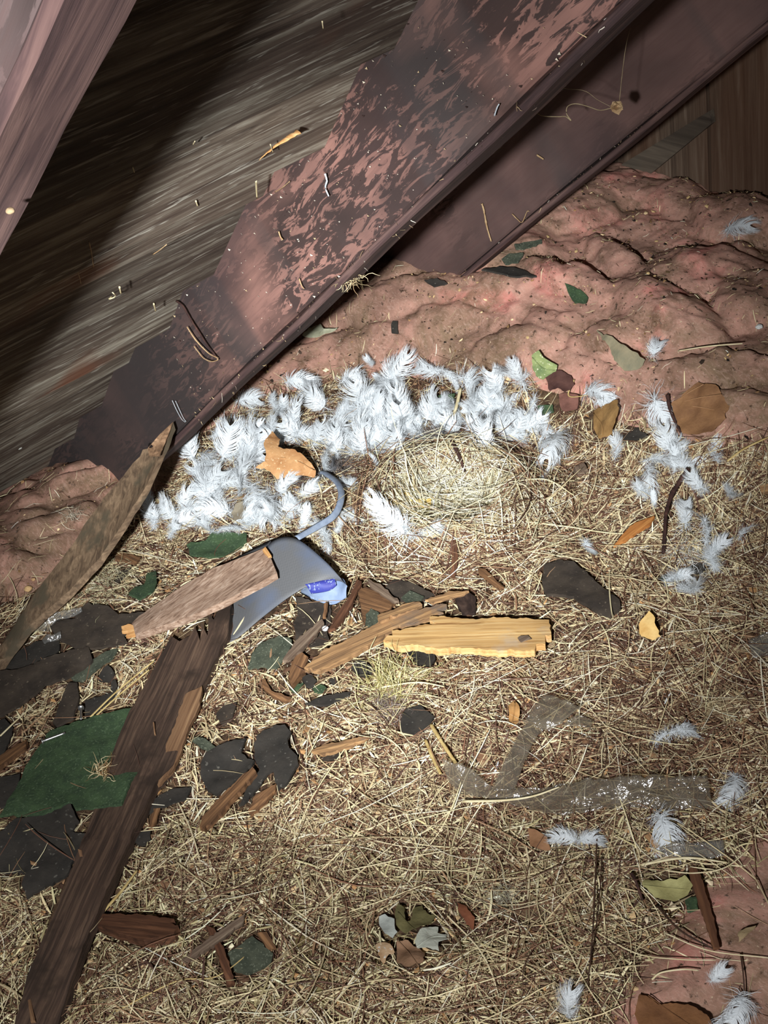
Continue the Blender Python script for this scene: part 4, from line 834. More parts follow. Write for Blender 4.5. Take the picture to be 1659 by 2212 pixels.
# ------------------------------------------------------------------ twigs, single stalks, nail, pebbles, tufts
M_TWIG = wood('dark_twig', lin(92, 62, 52), lin(40, 26, 24), lin(64, 42, 36), 20, 90)
M_STALK = flat_mat('pale_straw_stalk', lin(236, 224, 186), lin(214, 196, 150), 60, 0.6, 0.2)
M_STALK2 = flat_mat('golden_straw_stalk', lin(214, 190, 130), lin(178, 150, 94), 60, 0.6, 0.2)
M_NEEDLE = flat_mat('dark_stem', lin(84, 60, 46), lin(58, 40, 32), 60, 0.7, 0.2)
TW = [
 ('bark_twig', [(1487,1012,.035),(1462,1050,.03),(1446,1080,.03),(1438,1119,.026),(1435,1160,.02),(1433,1196,.014)], 12, M_TWIG, .15, .35, 'curved dark red-brown twig rising among the feathers at the right', 'twig'),
 ('leaf_stalk', [(1442,852,.02),(1447,881,.026),(1459,912,.022),(1473,938,.012)], 9, M_TWIG, .1, .25, 'short dark stalk left of the big brown veined leaf', 'twig'),
 ('bark_twig', [(975,951,.03),(989,979,.034),(1001,1010,.03),(1009,1026,.022)], 9, M_TWIG, .1, .4, 'short brown twig standing in the back rim of the nest', 'twig'),
 ('straw_stalk', [(1465,758,.012),(1530,748,.014),(1604,742,.012)], 5, M_STALK, 0, .2, 'pale straight straw lying across the insulation at the right', 'straw'),
 ('straw_stalk', [(1408,2116,.012),(1428,2101,.014),(1474,2094,.016),(1509,2096,.012)], 5, M_STALK, 0, .2, 'bent pale straw above the large brown leaf in the bottom right corner', 'straw'),
 ('straw_stalk', [(1270,2002,.012),(1371,2058,.016),(1463,2072,.018),(1546,2074,.014)], 4, M_STALK, 0, .3, 'long thin straw crossing below the flat red-brown stick', 'straw'),
 ('straw_stalk', [(1435,2015,.014),(1531,2053,.018),(1660,2069,.012)], 4, M_STALK, 0, .3, 'long thin straw running to the right edge over the bare insulation', 'straw'),
 ('straw_stalk', [(1388,1867,.014),(1481,1853,.020),(1570,1863,.016)], 8, M_STALK, .05, .4, 'thick pale straw blade above the pale olive-tan leaf', 'straw'),
 ('straw_stalk', [(1437,1880,.012),(1497,1886,.018),(1566,1874,.018),(1622,1830,.012)], 4, M_STALK, 0, .3, 'curved thin straw passing over the top of the flat red-brown stick', 'straw'),
 ('straw_stalk', [(931,1565,.02),(957,1607,.024),(985,1649,.02)], 9, M_STALK2, .05, .1, 'right of two yellow stalks above the left end of the tape', 'straw'),
 ('straw_stalk', [(919,1598,.018),(936,1640,.020),(952,1672,.016)], 8, M_STALK2, .05, .1, 'left of two yellow stalks above the left end of the tape', 'straw'),
 ('straw_stalk', [(195,1549,.022),(253,1493,.024),(333,1427,.02)], 5, M_STALK2, 0, .2, 'upper straw of the golden pair left of the board top', 'straw'),
 ('straw_stalk', [(204,1549,.02),(262,1497,.022),(322,1447,.018)], 5, M_STALK2, 0, .2, 'lower straw of the golden pair left of the board top', 'straw'),
 ('straw_stalk', [(292,1769,.02),(260,1847,.022),(231,1914,.022),(206,1977,.02)], 5, M_STALK, 0, .2, 'long pale straw along the lower right edge of the board', 'straw'),
 ('straw_stalk', [(222,1970,.018),(262,1925,.02),(296,1880,.018)], 8, M_STALK2, .05, .3, 'broad golden straw above the red-brown wood chunk', 'straw'),
 ('straw_stalk', [(995,839,.02),(979,896,.03),(950,916,.02)], 8, M_STALK, .05, .2, 'thick pale straw sticking out of the feathers behind the nest', 'straw'),
 ('straw_stalk', [(1181,1083,.02),(1202,1064,.024),(1225,1044,.022)], 6, M_STALK, 0, .1, 'short thick pale straw at the right side of the nest', 'straw'),
 ('straw_stalk', [(1000,1731,.032),(1084,1729,.032),(1150,1720,.034),(1208,1700,.032)], 8, M_STALK, 0, .5, 'pale straw lying over the middle of the clear tape', 'straw'),
 ('straw_stalk', [(1571,996,.02),(1610,968,.024),(1680,935,.02)], 7, M_STALK2, .05, .3, 'golden straw at the right edge below the big brown leaf', 'straw'),
 ('straw_stalk', [(820,1485,.015),(900,1474,.024),(960,1483,.016)], 6, M_STALK, .05, .4, 'pale straw lying just right of the grass tuft', 'straw'),
 ('straw_stalk', [(1130,1126,.016),(1230,1138,.02),(1330,1152,.016),(1500,1154,.012)], 5, M_STALK, 0, .4, 'long pale straw running right from the front of the nest', 'straw'),
 ('straw_stalk', [(250,2185,.012),(380,2120,.016),(470,2108,.014),(560,2040,.012)], 4, M_STALK2, 0, .3, 'thin golden straw below the grey stick near the bottom', 'straw'),
 ('straw_stalk', [(1100,1040,.03),(1180,1036,.04),(1240,1070,.03)], 4, M_STALK, 0, .3, 'thin straw hoop over the right rim of the nest', 'straw'),
 ('straw_stalk', [(0,1590,.014),(40,1552,.018),(86,1512,.016)], 5, M_STALK, 0, .3, 'pale straw left of the narrow upright black strip', 'straw'),
 ('straw_stalk', [(1240,820,.01),(1230,856,.02),(1290,850,.02)], 4, M_STALK2, 0, .3, 'bent thin stalk behind the tan folded leaf', 'straw'),
 ('dead_stalk', [(1290,1790,.02),(1286,1900,.03),(1280,2020,.03),(1268,2140,.016)], 4, M_NEEDLE, .05, .3, 'tall dark stem pair, right one, below the winged feather', 'stem'),
 ('dead_stalk', [(1300,1850,.02),(1294,1950,.032),(1276,2080,.02)], 3, M_NEEDLE, .05, .3, 'tall dark stem pair, left one crossing it', 'stem'),
 ('dead_stalk', [(1364,1886,.02),(1374,1905,.022),(1388,1945,.012)], 8, M_TWIG, .1, .2, 'hooked dark twig left of the pale olive-tan leaf', 'twig'),
 ('dead_stalk', [(1418,1955,.016),(1470,2010,.02),(1541,2050,.014)], 6, M_NEEDLE, .05, .3, 'dark stem sloping down to the foot of the flat stick', 'stem'),
 ('dead_stalk', [(1600,2060,.012),(1606,2110,.02),(1610,2180,.012)], 4, M_NEEDLE, .05, .3, 'thin dark stem on the bare insulation at the right edge', 'stem'),
]
for i, (nm, pts, w, m, jit, tap, lab, cat) in enumerate(TW):
    o = tube(nm, pts, w, m, n=22, taper=tap, flat=.6, jit=jit, seed=i)
    tag(o, lab, cat, 'single stalks in the litter' if cat in ('straw', 'stem') else None)
# nails
M_NAIL = NT('zinc_nail', 0.35); M_NAIL.b.inputs['Metallic'].default_value = 0.9; M_NAIL.b.inputs['Base Color'].default_value = lin(200, 200, 196)
for i, (a, b, lab) in enumerate([((93,1601,.024),(141,1583,.026), 'galvanised nail lying on the large green shingle'), ((175,1530,.018),(175,1554,.024), 'short bright nail standing above the top edge of the green shingle')]):
    o = tube('roofing_nail', [a, b], 6, M_NAIL.m, n=8, taper=.15, flat=1, sides=8)
    tag(o, lab, 'nail')
    A = at(*a); B = at(*b); d = (A - B) / np.linalg.norm(A - B)
    tube('nail_head', None, 14, M_NAIL.m, n=3, taper=0, flat=1, sides=10, world=[tuple(A), tuple(A + d * .0008), tuple(A + d * .0016)], parent=o)
# pebble-like droppings and bits
def pebble(px, py, size, c, lab, cat='pebble', lift=.004, sq=.7, name='pebble', M=None):
    P = at(px, py, lift) if M is None else M
    bm = bmesh.new(); bmesh.ops.create_icosphere(bm, subdivisions=3, radius=size * .5 * px_m(P))
    for v in bm.verts:
        k = 1 + .28 * float(fbm(np.array(v.co.x * 260 + px), np.array(v.co.y * 260 + v.co.z * 190 + py), 5, 3)); v.co *= k; v.co.z *= sq
    for f in bm.faces: f.smooth = True
    o = obj(name, bm_mesh(name, bm), flat_mat('bit_%d' % px, lin(*c), tuple(x * .7 for x in lin(*c)[:3]) + (1,), 200)); o.location = P
    tag(o, lab, cat); return o
pebble(61, 1272, 17, (226, 186, 132), 'larger tan crumb on the insulation left of the stake')
pebble(72, 1252, 10, (206, 164, 118), 'small tan crumb just above the larger one left of the stake')
pebble(44, 1294, 11, (190, 158, 112), 'tan crumb below the larger one left of the stake')
pebble(702, 1357, 15, (240, 240, 236), 'white eggshell-like bit on the square dark shingle', 'white bit', .014)
pebble(12, 1330, 9, (210, 190, 160), 'pale crumb on the dirty insulation at the left edge')
pebble(1640, 706, 16, (236, 236, 230), 'white bit on the insulation at the right edge', 'white bit', .006)
pebble(130, 1487, 16, (206, 182, 152), 'tan leaf-like crumb beside the narrow upright black strip', 'crumb')
pebble(171, 1487, 12, (220, 190, 148), 'small tan crumb right of the narrow upright black strip', 'crumb')
pebble(748, 1708, 20, (214, 210, 200), 'pale crumpled crumb in the straw right of the shingles', 'crumb')
pebble(1060, 2010 - 560, 18, (196, 188, 172), 'pale grey crumb below the yellow plank', 'crumb')
pebble(40, 966, 14, (206, 206, 196), 'pale round bit stuck on the roof sheathing above the rafter foot', 'pale bit', M=tuple(CAMP + ray(40, 966) * ((ROOF_W + .022) / (ray(40, 966) @ NN))))
pebble(1170, 2000, 9, (196, 70, 50), 'tiny red crumb right of the dull brown half-buried leaf', 'crumb', .012)

# ------------------------------------------------------------------ strands
PAL = lambda *L: np.array([lin(*c)[:3] for c in L])
def strand_arrays(C, ang, L, w, curl, tilt, lift, col, seg=4, hfun=None, arch=0.0):
    """ridged ribbons following the ground: returns vertices, faces, colours"""
    n = len(C); u = np.linspace(-.5, .5, seg + 1)[None]
    a = ang[:, None] + curl[:, None] * u
    x = np.zeros((n, seg + 1)); y = np.zeros((n, seg + 1))
    for k in range(seg):
        am = (a[:, k] + a[:, k + 1]) / 2
        x[:, k + 1] = x[:, k] + np.cos(am) * L / seg; y[:, k + 1] = y[:, k] + np.sin(am) * L / seg
    x += C[:, :1] - x.mean(1, keepdims=True); y += C[:, 1:2] - y.mean(1, keepdims=True)
    h = (hfun or base_h)(x, y)
    z = h + lift[:, None] + np.maximum(tilt[:, None] * (u + .5) * L[:, None], -lift[:, None]) + arch * (0.25 - u * u) * L[:, None]
    nx = -np.sin(a); ny = np.cos(a)
    ww = w[:, None] * np.array([.55] + [1.0] * (seg - 1) + [.45])[None]
    V = np.empty((n, seg + 1, 3, 3))
    for j, (s, zz) in enumerate(((-.5, 0), (0, .45), (.5, 0))):
        V[:, :, j, 0] = x + nx * ww * s; V[:, :, j, 1] = y + ny * ww * s; V[:, :, j, 2] = z + zz * ww
    b = (np.arange(n) * (seg + 1) * 3)[:, None, None] + (np.arange(seg) * 3)[None, :, None] + np.arange(2)[None, None]
    Q = np.stack([b, b + 1, b + 4, b + 3], -1).reshape(-1, 4)
    Cc = np.repeat(col, (seg + 1) * 3, axis=0)
    return V.reshape(-1, 3), Q, Cc, x, y, z
# where solid pieces lie (a coarse map of the floor): few strands are laid over them
MASK = np.zeros((620, 480), bool)
def mask_poly(pts, grow=0):
    p = np.array([q[:2] for q in pts], float) / 4 + np.array([30, 15])
    x0, y0 = np.floor(p.min(0)).astype(int); x1, y1 = np.ceil(p.max(0)).astype(int)
    x0, y0 = max(x0, 0), max(y0, 0); x1, y1 = min(x1, 479), min(y1, 619)
    if x1 <= x0 or y1 <= y0: return
    X, Y = np.meshgrid(np.arange(x0, x1 + 1) + .5, np.arange(y0, y1 + 1) + .5)
    c = np.zeros(X.shape, bool); j = len(p) - 1
    for i in range(len(p)):
        cr = ((p[i, 1] > Y) != (p[j, 1] > Y)) & (X < (p[j, 0] - p[i, 0]) * (Y - p[i, 1]) / (p[j, 1] - p[i, 1] + 1e-9) + p[i, 0]); c ^= cr; j = i
    MASK[y0:y1 + 1, x0:x1 + 1] |= c
for q in SH: mask_poly(q[0])
for q in WD: mask_poly(q[0])
for q in LV:
    if not any(w in q[4] for w in BURIED): mask_poly(q[0])
mask_poly([(374,911),(345,985),(262,1135),(150,1275),(0,1436),(-60,1500),(-60,1420),(0,1395),(95,1255),(190,1122),(302,985)])
mask_poly([(370,1374),(500,1302),(490,1372),(392,1600),(305,1760),(118,2230),(15,2290),(108,1990),(192,1775),(342,1425)])
mask_poly([(575,1182),(600,1236),(480,1302),(292,1369),(300,1330),(460,1228)])
mask_poly([(590,1166),(640,1164),(749,1264),(750,1290),(720,1305),(660,1275),(490,1393),(520,1275)])
def masked(x, y, z):
    u, v = proj(x, y, z)
    iu = np.clip((u / 4 + 30).astype(int), 0, 479); iv = np.clip((v / 4 + 15).astype(int), 0, 619)
    return MASK[iv, iu].mean(1) if MASK[iv, iu].ndim > 1 else MASK[iv, iu]
def sample(n, dens):
    out = []
    tot = 0
    while tot < n:
        x = rng.uniform(-2.35, 0.0, n * 2); y = rng.uniform(-.08, 1.75, n * 2)
        u, v = proj(x, y, base_h(x, y))
        k = (u > -420) & (u < 2080) & (v > 740) & (v < 2600) & (rng.random(n * 2) < dens(u, v))
        out.append(np.stack([x[k], y[k]], 1)); tot += k.sum()
    return np.vstack(out)[:n]
def litter_density(u, v):
    f = np.interp(u, *Y_FRONT)
    d = sstep(-40, 40, v - f)                                                  # thin out towards the insulation
    le = np.interp(u, [p[0] for p in L_EDGE], [p[1] for p in L_EDGE])
    d *= np.where(u < 430, sstep(-20, 60, v - le), 1.0)
    re = np.interp(u, *R_EDGE)
    d *= 1 - .86 * sstep(-60, 120, v - re)
    d *= np.where((v < 985) & (u > 420) & (u < 1260), .45, 1.0)
    return d
def choose(pal, n, wts=None, var=.16):
    c = pal[rng.choice(len(pal), n, p=wts)]
    return np.clip(c * np.exp(rng.normal(0, var, (n, 1))), 0, 1)
M_ATTR = attr_mat('dry_grass', 0.6, 0.3)
M_ATTR2 = attr_mat('dry_crumbs', 0.9, 0.1)
def lay(name, n, dens, L, W_, curl, tilt, lift, col, label, cat, keep=.06, seg=4, hfun=None, mat=None, ang=None):
    C = sample(n, dens)
    a = rng.uniform(0, 2 * math.pi, n) if ang is None else ang(C)
    ln = L(n); V, Q, Cc, x, y, z = strand_arrays(C, a, ln, W_(n), rng.normal(0, curl, n), rng.normal(0, tilt, n), lift(n), col(C, n), seg, hfun)
    m = masked(x, y, z)
    ok = (m < .12) | (rng.random(n) < keep)
    kv = np.repeat(ok, (seg + 1) * 3); kq = np.repeat(ok, seg * 2)
    idx = np.cumsum(kv) - 1
    o = obj(name, np_mesh(name, V[kv], idx[Q[kq]], True, Cc[kv]), mat or M_ATTR)
    tag(o, label, cat, kind='stuff'); return o
P_STRAW = PAL((230,214,174),(206,186,144),(244,234,206),(186,166,128),(216,198,154),(164,144,110),(238,222,176))
P_NEED = PAL((122,86,66),(98,68,53),(146,110,84),(80,56,46),(168,134,102),(112,82,68))
P_OLD = PAL((184,170,124),(152,138,100),(210,198,152),(122,108,80),(232,220,178))
def straw_col(C, n):
    u, v = proj(C[:, 0], C[:, 1], 0.0)
    c = choose(P_STRAW, n); b = choose(P_NEED, n)
    red = .26 + .30 * sstep(850, 1150, u) * sstep(1280, 1420, v) * (1 - .4 * sstep(1800, 2000, v))
    c = np.where((rng.random(n) < red)[:, None], b, c)
    o = choose(P_OLD, n)
    return np.where(((rng.random(n) < .7) & (v > 1780))[:, None], o, c)
def needle_col(C, n):
    c = choose(P_NEED, n); s = choose(P_STRAW, n)
    return np.where((rng.random(n) < .25)[:, None], s, c)
lay('straw_litter', 66000, litter_density, lambda n: rng.uniform(.008, .036, n), lambda n: (.0006 + .0022 * rng.random(n) ** 2), .35, .18, lambda n: .012 * rng.random(n) ** 1.6, straw_col,
    'short chopped straw and grass bits covering the attic floor', 'straw litter', seg=3)
lay('needle_litter', 30000, litter_density, lambda n: rng.uniform(.035, .105, n), lambda n: rng.uniform(.0005, .0012, n), .7, .10, lambda n: .013 * rng.random(n) ** 1.2, needle_col,
    'brown pine needles strewn over the straw', 'pine needles', seg=5, keep=.03)
lay('grass_litter', 4200, lambda u, v: litter_density(u, v) * np.where(v < 985, .4, 1), lambda n: rng.uniform(.05, .15, n), lambda n: rng.uniform(.0007, .0016, n), .6, .06, lambda n: .004 + .014 * rng.random(n), lambda C, n: np.where((rng.random(n) < .75)[:, None], choose(P_STRAW, n, var=.1), choose(P_NEED, n)),
    'long pale grass blades lying loose on top of the litter', 'grass blades', seg=6, keep=.03)
# crumbs: small irregular flakes
def flakes(name, n, dens, smin, smax, pal, label, cat, hfun, lift=.010, keep=.05, power=2.2):
    C = sample(n, dens)
    s = smin + (smax - smin) * rng.random(n) ** power; a0 = rng.uniform(0, 6.28, n); k = 5
    th = a0[:, None] + np.arange(k)[None] * 2 * math.pi / k + rng.normal(0, .25, (n, k))
    r = s[:, None] * rng.uniform(.35, 1.0, (n, k)) * .5; el = rng.uniform(.35, 1, n)[:, None]
    lx = r * np.cos(th); ly = r * np.sin(th) * el
    ca, sa = np.cos(a0)[:, None], np.sin(a0)[:, None]
    x = C[:, :1] + lx * ca - ly * sa; y = C[:, 1:] + lx * sa + ly * ca
    tx, ty = rng.normal(0, .3, (n, 1)), rng.normal(0, .3, (n, 1))
    z = hfun(C[:, 0], C[:, 1])[:, None] + (lift * rng.random(n) ** 1.5)[:, None] + lx * tx + ly * ty + .001
    zc = z.mean(1) + s * .10
    V = np.concatenate([np.stack([x, y, z], -1), np.stack([x.mean(1), y.mean(1), zc], -1)[:, None]], 1)
    b = (np.arange(n) * (k + 1))[:, None, None]; j = np.arange(k)
    Q = np.stack([b[:, :, 0] + j, b[:, :, 0] + (j + 1) % k, np.broadcast_to(b[:, :, 0] + k, (n, k))], -1)
    m = masked(x, y, z); ok = (m < .2) | (rng.random(n) < keep)
    V = V[ok]; nn = len(V); Q = (Q - b)[ok] + (np.arange(nn) * (k + 1))[:, None, None]
    col = np.repeat(choose(pal, n, var=.2)[ok], k + 1, 0)
    o = obj(name, np_mesh(name, V.reshape(-1, 3), Q.reshape(-1, 3), False, col), M_ATTR2); tag(o, label, cat, kind='stuff'); return o
flakes('crumb_litter', 19000, litter_density, .003, .018, PAL((196,166,124),(150,116,84),(112,84,62),(228,210,176),(92,68,52),(176,134,90),(80,60,48)), 'crumbled bark, leaf and chaff bits mixed into the straw', 'crumbs', base_h)
def on_batt(u, v):
    f = np.interp(u, *Y_FRONT)
    return np.where((v < f + 20) & (v > 380), .25 + .75 * (vnoise(u / 70, v / 40, 77) > .05) + .3 * (v > f - 60), 0)
def sample_batt_h(x, y): return np.maximum(batt_h(x, y), base_h(x, y))
def sample_b(n, dens):
    out = []; tot = 0
    while tot < n:
        x = rng.uniform(-2.2, -0.6, n * 2); y = rng.uniform(1.0, 1.94, n * 2)
        u, v = proj(x, y, batt_h(x, y)); k = (u > 500) & (u < 1760) & (rng.random(n * 2) < dens(u, v))
        out.append(np.stack([x[k], y[k]], 1)); tot += k.sum()
    return np.vstack(out)[:n]
_s = sample
sample = sample_b
flakes('insulation_specks', 5200, on_batt, .0015, .011, PAL((60,48,40),(44,38,34),(96,76,54),(226,196,150),(150,116,80),(200,170,120)), 'dark and pale specks scattered on the pink insulation', 'specks', sample_batt_h, lift=.002, power=3.5)
lay('insulation_straw', 900, on_batt, lambda n: rng.uniform(.004, .016, n), lambda n: rng.uniform(.0006, .0014, n), .5, .05, lambda n: .002 * rng.random(n) + .0005, straw_col,
    'sparse straw bits lying on the pink insulation', 'straw litter', seg=3, hfun=sample_batt_h)
sample = _s
def on_left(u, v):
    le = np.interp(u, [p[0] for p in L_EDGE], [p[1] for p in L_EDGE])
    return np.where((u < 430) & (v < le + 20) & (v > 1030), .3 + .7 * sstep(60, -120, v - le - 60) * 0 + .5 * sstep(-120, 0, v - le), 0)
flakes('foot_specks', 900, on_left, .0015, .010, PAL((60,48,40),(96,76,54),(226,196,150),(150,116,80),(120,100,70)), 'dirt specks on the insulation at the rafter foot', 'specks', left_h, lift=.002, power=3)
lay('foot_straw', 500, on_left, lambda n: rng.uniform(.01, .035, n), lambda n: rng.uniform(.0005, .0012, n), .9, .08, lambda n: .003 * rng.random(n), straw_col,
    'thin straw bits on the insulation at the rafter foot', 'straw litter', seg=4, hfun=left_h)

# ------------------------------------------------------------------ the nest
nest = bpy.data.objects.new('bird_nest', None); COL.objects.link(nest)
nest.matrix_world = Matrix.Translation((NEST[0], NEST[1], float(base_h(*NEST))))
tag(nest, 'round bird nest of pale dry grass in the middle of the litter', 'nest')
def ring(name, n, r0, rs, spread, L0, L1, w0, w1, lift, pal, seed, wts=None):
    g = np.random.default_rng(seed)
    r = np.clip(g.normal(r0, rs, n), .006, .175); ph = g.uniform(0, 2 * math.pi, n)
    C = NEST + np.stack([r * np.cos(ph), r * np.sin(ph)], 1)
    ln = g.uniform(L0, L1, n); sg = g.choice([-1, 1], n)
    a = ph + sg * math.pi / 2 + g.normal(0, spread, n)
    curl = sg * ln / np.maximum(r, .05) * g.uniform(.5, 1.1, n)
    V, Q, Cc, *_ = strand_arrays(C, a, ln, g.uniform(w0, w1, n), curl * g.uniform(.2, 1, n), g.normal(0, .22, n), lift * g.random(n) ** 1.1, choose(pal, n, wts), 7, None, .05)
    o = obj(name, np_mesh(name, V - np.array(nest.matrix_world.translation), Q, True, Cc), M_ATTR, nest); return o
ring('nest_wall', 1900, .120, .030, .60, .04, .12, .0007, .0017, .020, np.vstack([P_STRAW[:5], P_NEED, P_NEED]), 5)
P_LIN = PAL((238,232,208),(222,215,184),(246,242,226),(204,196,160),(232,224,192),(170,150,112))
o = ring('nest_lining', 2900, .056, .042, 1.3, .02, .09, .0006, .0016, .024, P_LIN, 6); o['label'] = 'pale cream grass lining'
o = ring('nest_rim', 260, .095, .024, .5, .06, .15, .0007, .0015, .034, np.vstack([P_STRAW, P_LIN]), 9); o['label'] = 'loose rim straws'

def tuft(name, px, py, rx, n, L0, L1, w, pal, label, cat, up=.7, lift=.004, seed=1, mess=1.2, M=None, nrm=None):
    """a clump of fine strands springing from one spot"""
    g = np.random.default_rng(seed); c = at(px, py, lift) if M is None else np.array(M); s = px_m(c)
    k = 6; P = np.zeros((n, k, 3))
    P[:, 0] = np.stack([g.normal(0, rx * s * .5, n), g.normal(0, rx * s * .5, n), np.abs(g.normal(0, .002, n))], 1)
    th = g.uniform(0, 6.28, n); el = np.clip(g.normal(up, .5, n), -.1, 1.4)
    d = np.stack([np.cos(th) * np.cos(el), np.sin(th) * np.cos(el), np.sin(el)], 1)
    L = g.uniform(L0, L1, n)[:, None]
    for i in range(1, k):
        d = d + g.normal(0, .22 * mess, (n, 3)); d[:, 2] -= .12; d /= np.linalg.norm(d, axis=1)[:, None]
        P[:, i] = P[:, i - 1] + d * L / (k - 1)
    if nrm is None: P[:, :, 2] = np.maximum(P[:, :, 2], .0005)
    T = np.gradient(P, axis=1); A = np.cross(T, g.normal(0, 1, (n, 1, 3))); A /= np.linalg.norm(A, axis=2, keepdims=True) + 1e-9
    ww = w * np.array([1, 1, 1, .9, .7, .3])[None, :, None] * .5
    V = np.stack([P - A * ww, P + A * ww], 2).reshape(-1, 3)
    b = (np.arange(n) * k * 2)[:, None] + (np.arange(k - 1) * 2)[None]
    Q = np.stack([b, b + 1, b + 3, b + 2], -1).reshape(-1, 4)
    o = obj(name, np_mesh(name, V, Q, True, np.repeat(choose(pal, n), k * 2, 0)), M_ATTR); o.location = c
    tag(o, label, cat); return o
tuft('grass_tuft', 845, 1478, 62, 420, .015, .045, .0010, PAL((206,196,138),(180,170,110),(216,208,160),(160,150,96)), 'spiky tuft of yellow-green dry grass below the yellow plank', 'grass tuft', seed=3, mess=.6)
tuft('lint_tuft', 842, 1536, 36, 420, .012, .032, .0005, PAL((150,134,124),(120,104,98),(170,156,148)), 'grey-brown ball of lint just below the grass tuft', 'lint', seed=4, mess=1.6)
tuft('fibre_tuft', 222, 1668, 18, 60, .012, .030, .0007, PAL((226,206,164),(200,176,130),(150,110,70)), 'wispy tuft of pale fibres stuck on the long board', 'fibres', lift=.024, seed=5, mess=1.6)
tuft('lint_tuft', 1085, 1945, 26, 160, .010, .028, .0005, PAL((190,184,160),(160,152,130)), 'pale wispy lint above the dull half-buried leaf', 'lint', seed=6, mess=1.6, lift=.008)
tuft('fibre_tuft', 160, 1118, 22, 80, .010, .028, .0005, PAL((196,186,166),(160,148,126)), 'wispy fibres on the dirty insulation left of the stake', 'fibres', seed=7, mess=1.6)
tuft('fluff_patch', 215, 1270, 70, 700, .012, .034, .0006, PAL((186,178,140),(160,150,116),(206,198,164),(130,122,92)), 'mat of greyish fluff beside the grey stake', 'fluff', up=.25, seed=8, mess=1.8)
tuft('fluff_patch', 1496, 1200, 60, 500, .012, .034, .0005, PAL((206,206,200),(180,178,170),(226,226,222)), 'thin grey down caught in the straw at the right', 'fluff', up=.35, seed=9, mess=1.8)
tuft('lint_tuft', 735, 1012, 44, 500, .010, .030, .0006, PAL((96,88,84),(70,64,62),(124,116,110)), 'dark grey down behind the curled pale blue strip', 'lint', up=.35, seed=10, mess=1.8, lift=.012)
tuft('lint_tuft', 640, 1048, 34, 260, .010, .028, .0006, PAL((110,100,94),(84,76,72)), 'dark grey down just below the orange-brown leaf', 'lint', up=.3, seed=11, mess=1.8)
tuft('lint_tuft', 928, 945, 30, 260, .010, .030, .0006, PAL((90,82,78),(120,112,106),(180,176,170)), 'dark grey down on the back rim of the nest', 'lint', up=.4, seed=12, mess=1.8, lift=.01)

# ------------------------------------------------------------------ feathers
t = NT('white_feather', 0.7); t.b.inputs['Base Color'].default_value = (0.75, 0.785, 0.80, 1)
trl = t.n('ShaderNodeBsdfTranslucent'); trl.inputs[0].default_value = (0.75, 0.785, 0.80, 1)
mx = t.n('ShaderNodeMixShader'); mx.inputs[0].default_value = 0.2
t.l(t.b.outputs[0], mx.inputs[1]); t.l(trl.outputs[0], mx.inputs[2]); t.l(mx.outputs[0], t.t.nodes['Material Output'].inputs[0])
M_FEATHER = t.m
M_SHAFT = flat_mat('feather_shaft', lin(214, 218, 218), lin(198, 202, 204), 60, 0.4, 0.05)
M_GREYF = flat_mat('grey_feather', lin(118, 118, 120), lin(84, 84, 86), 60, 0.8, 0.1)

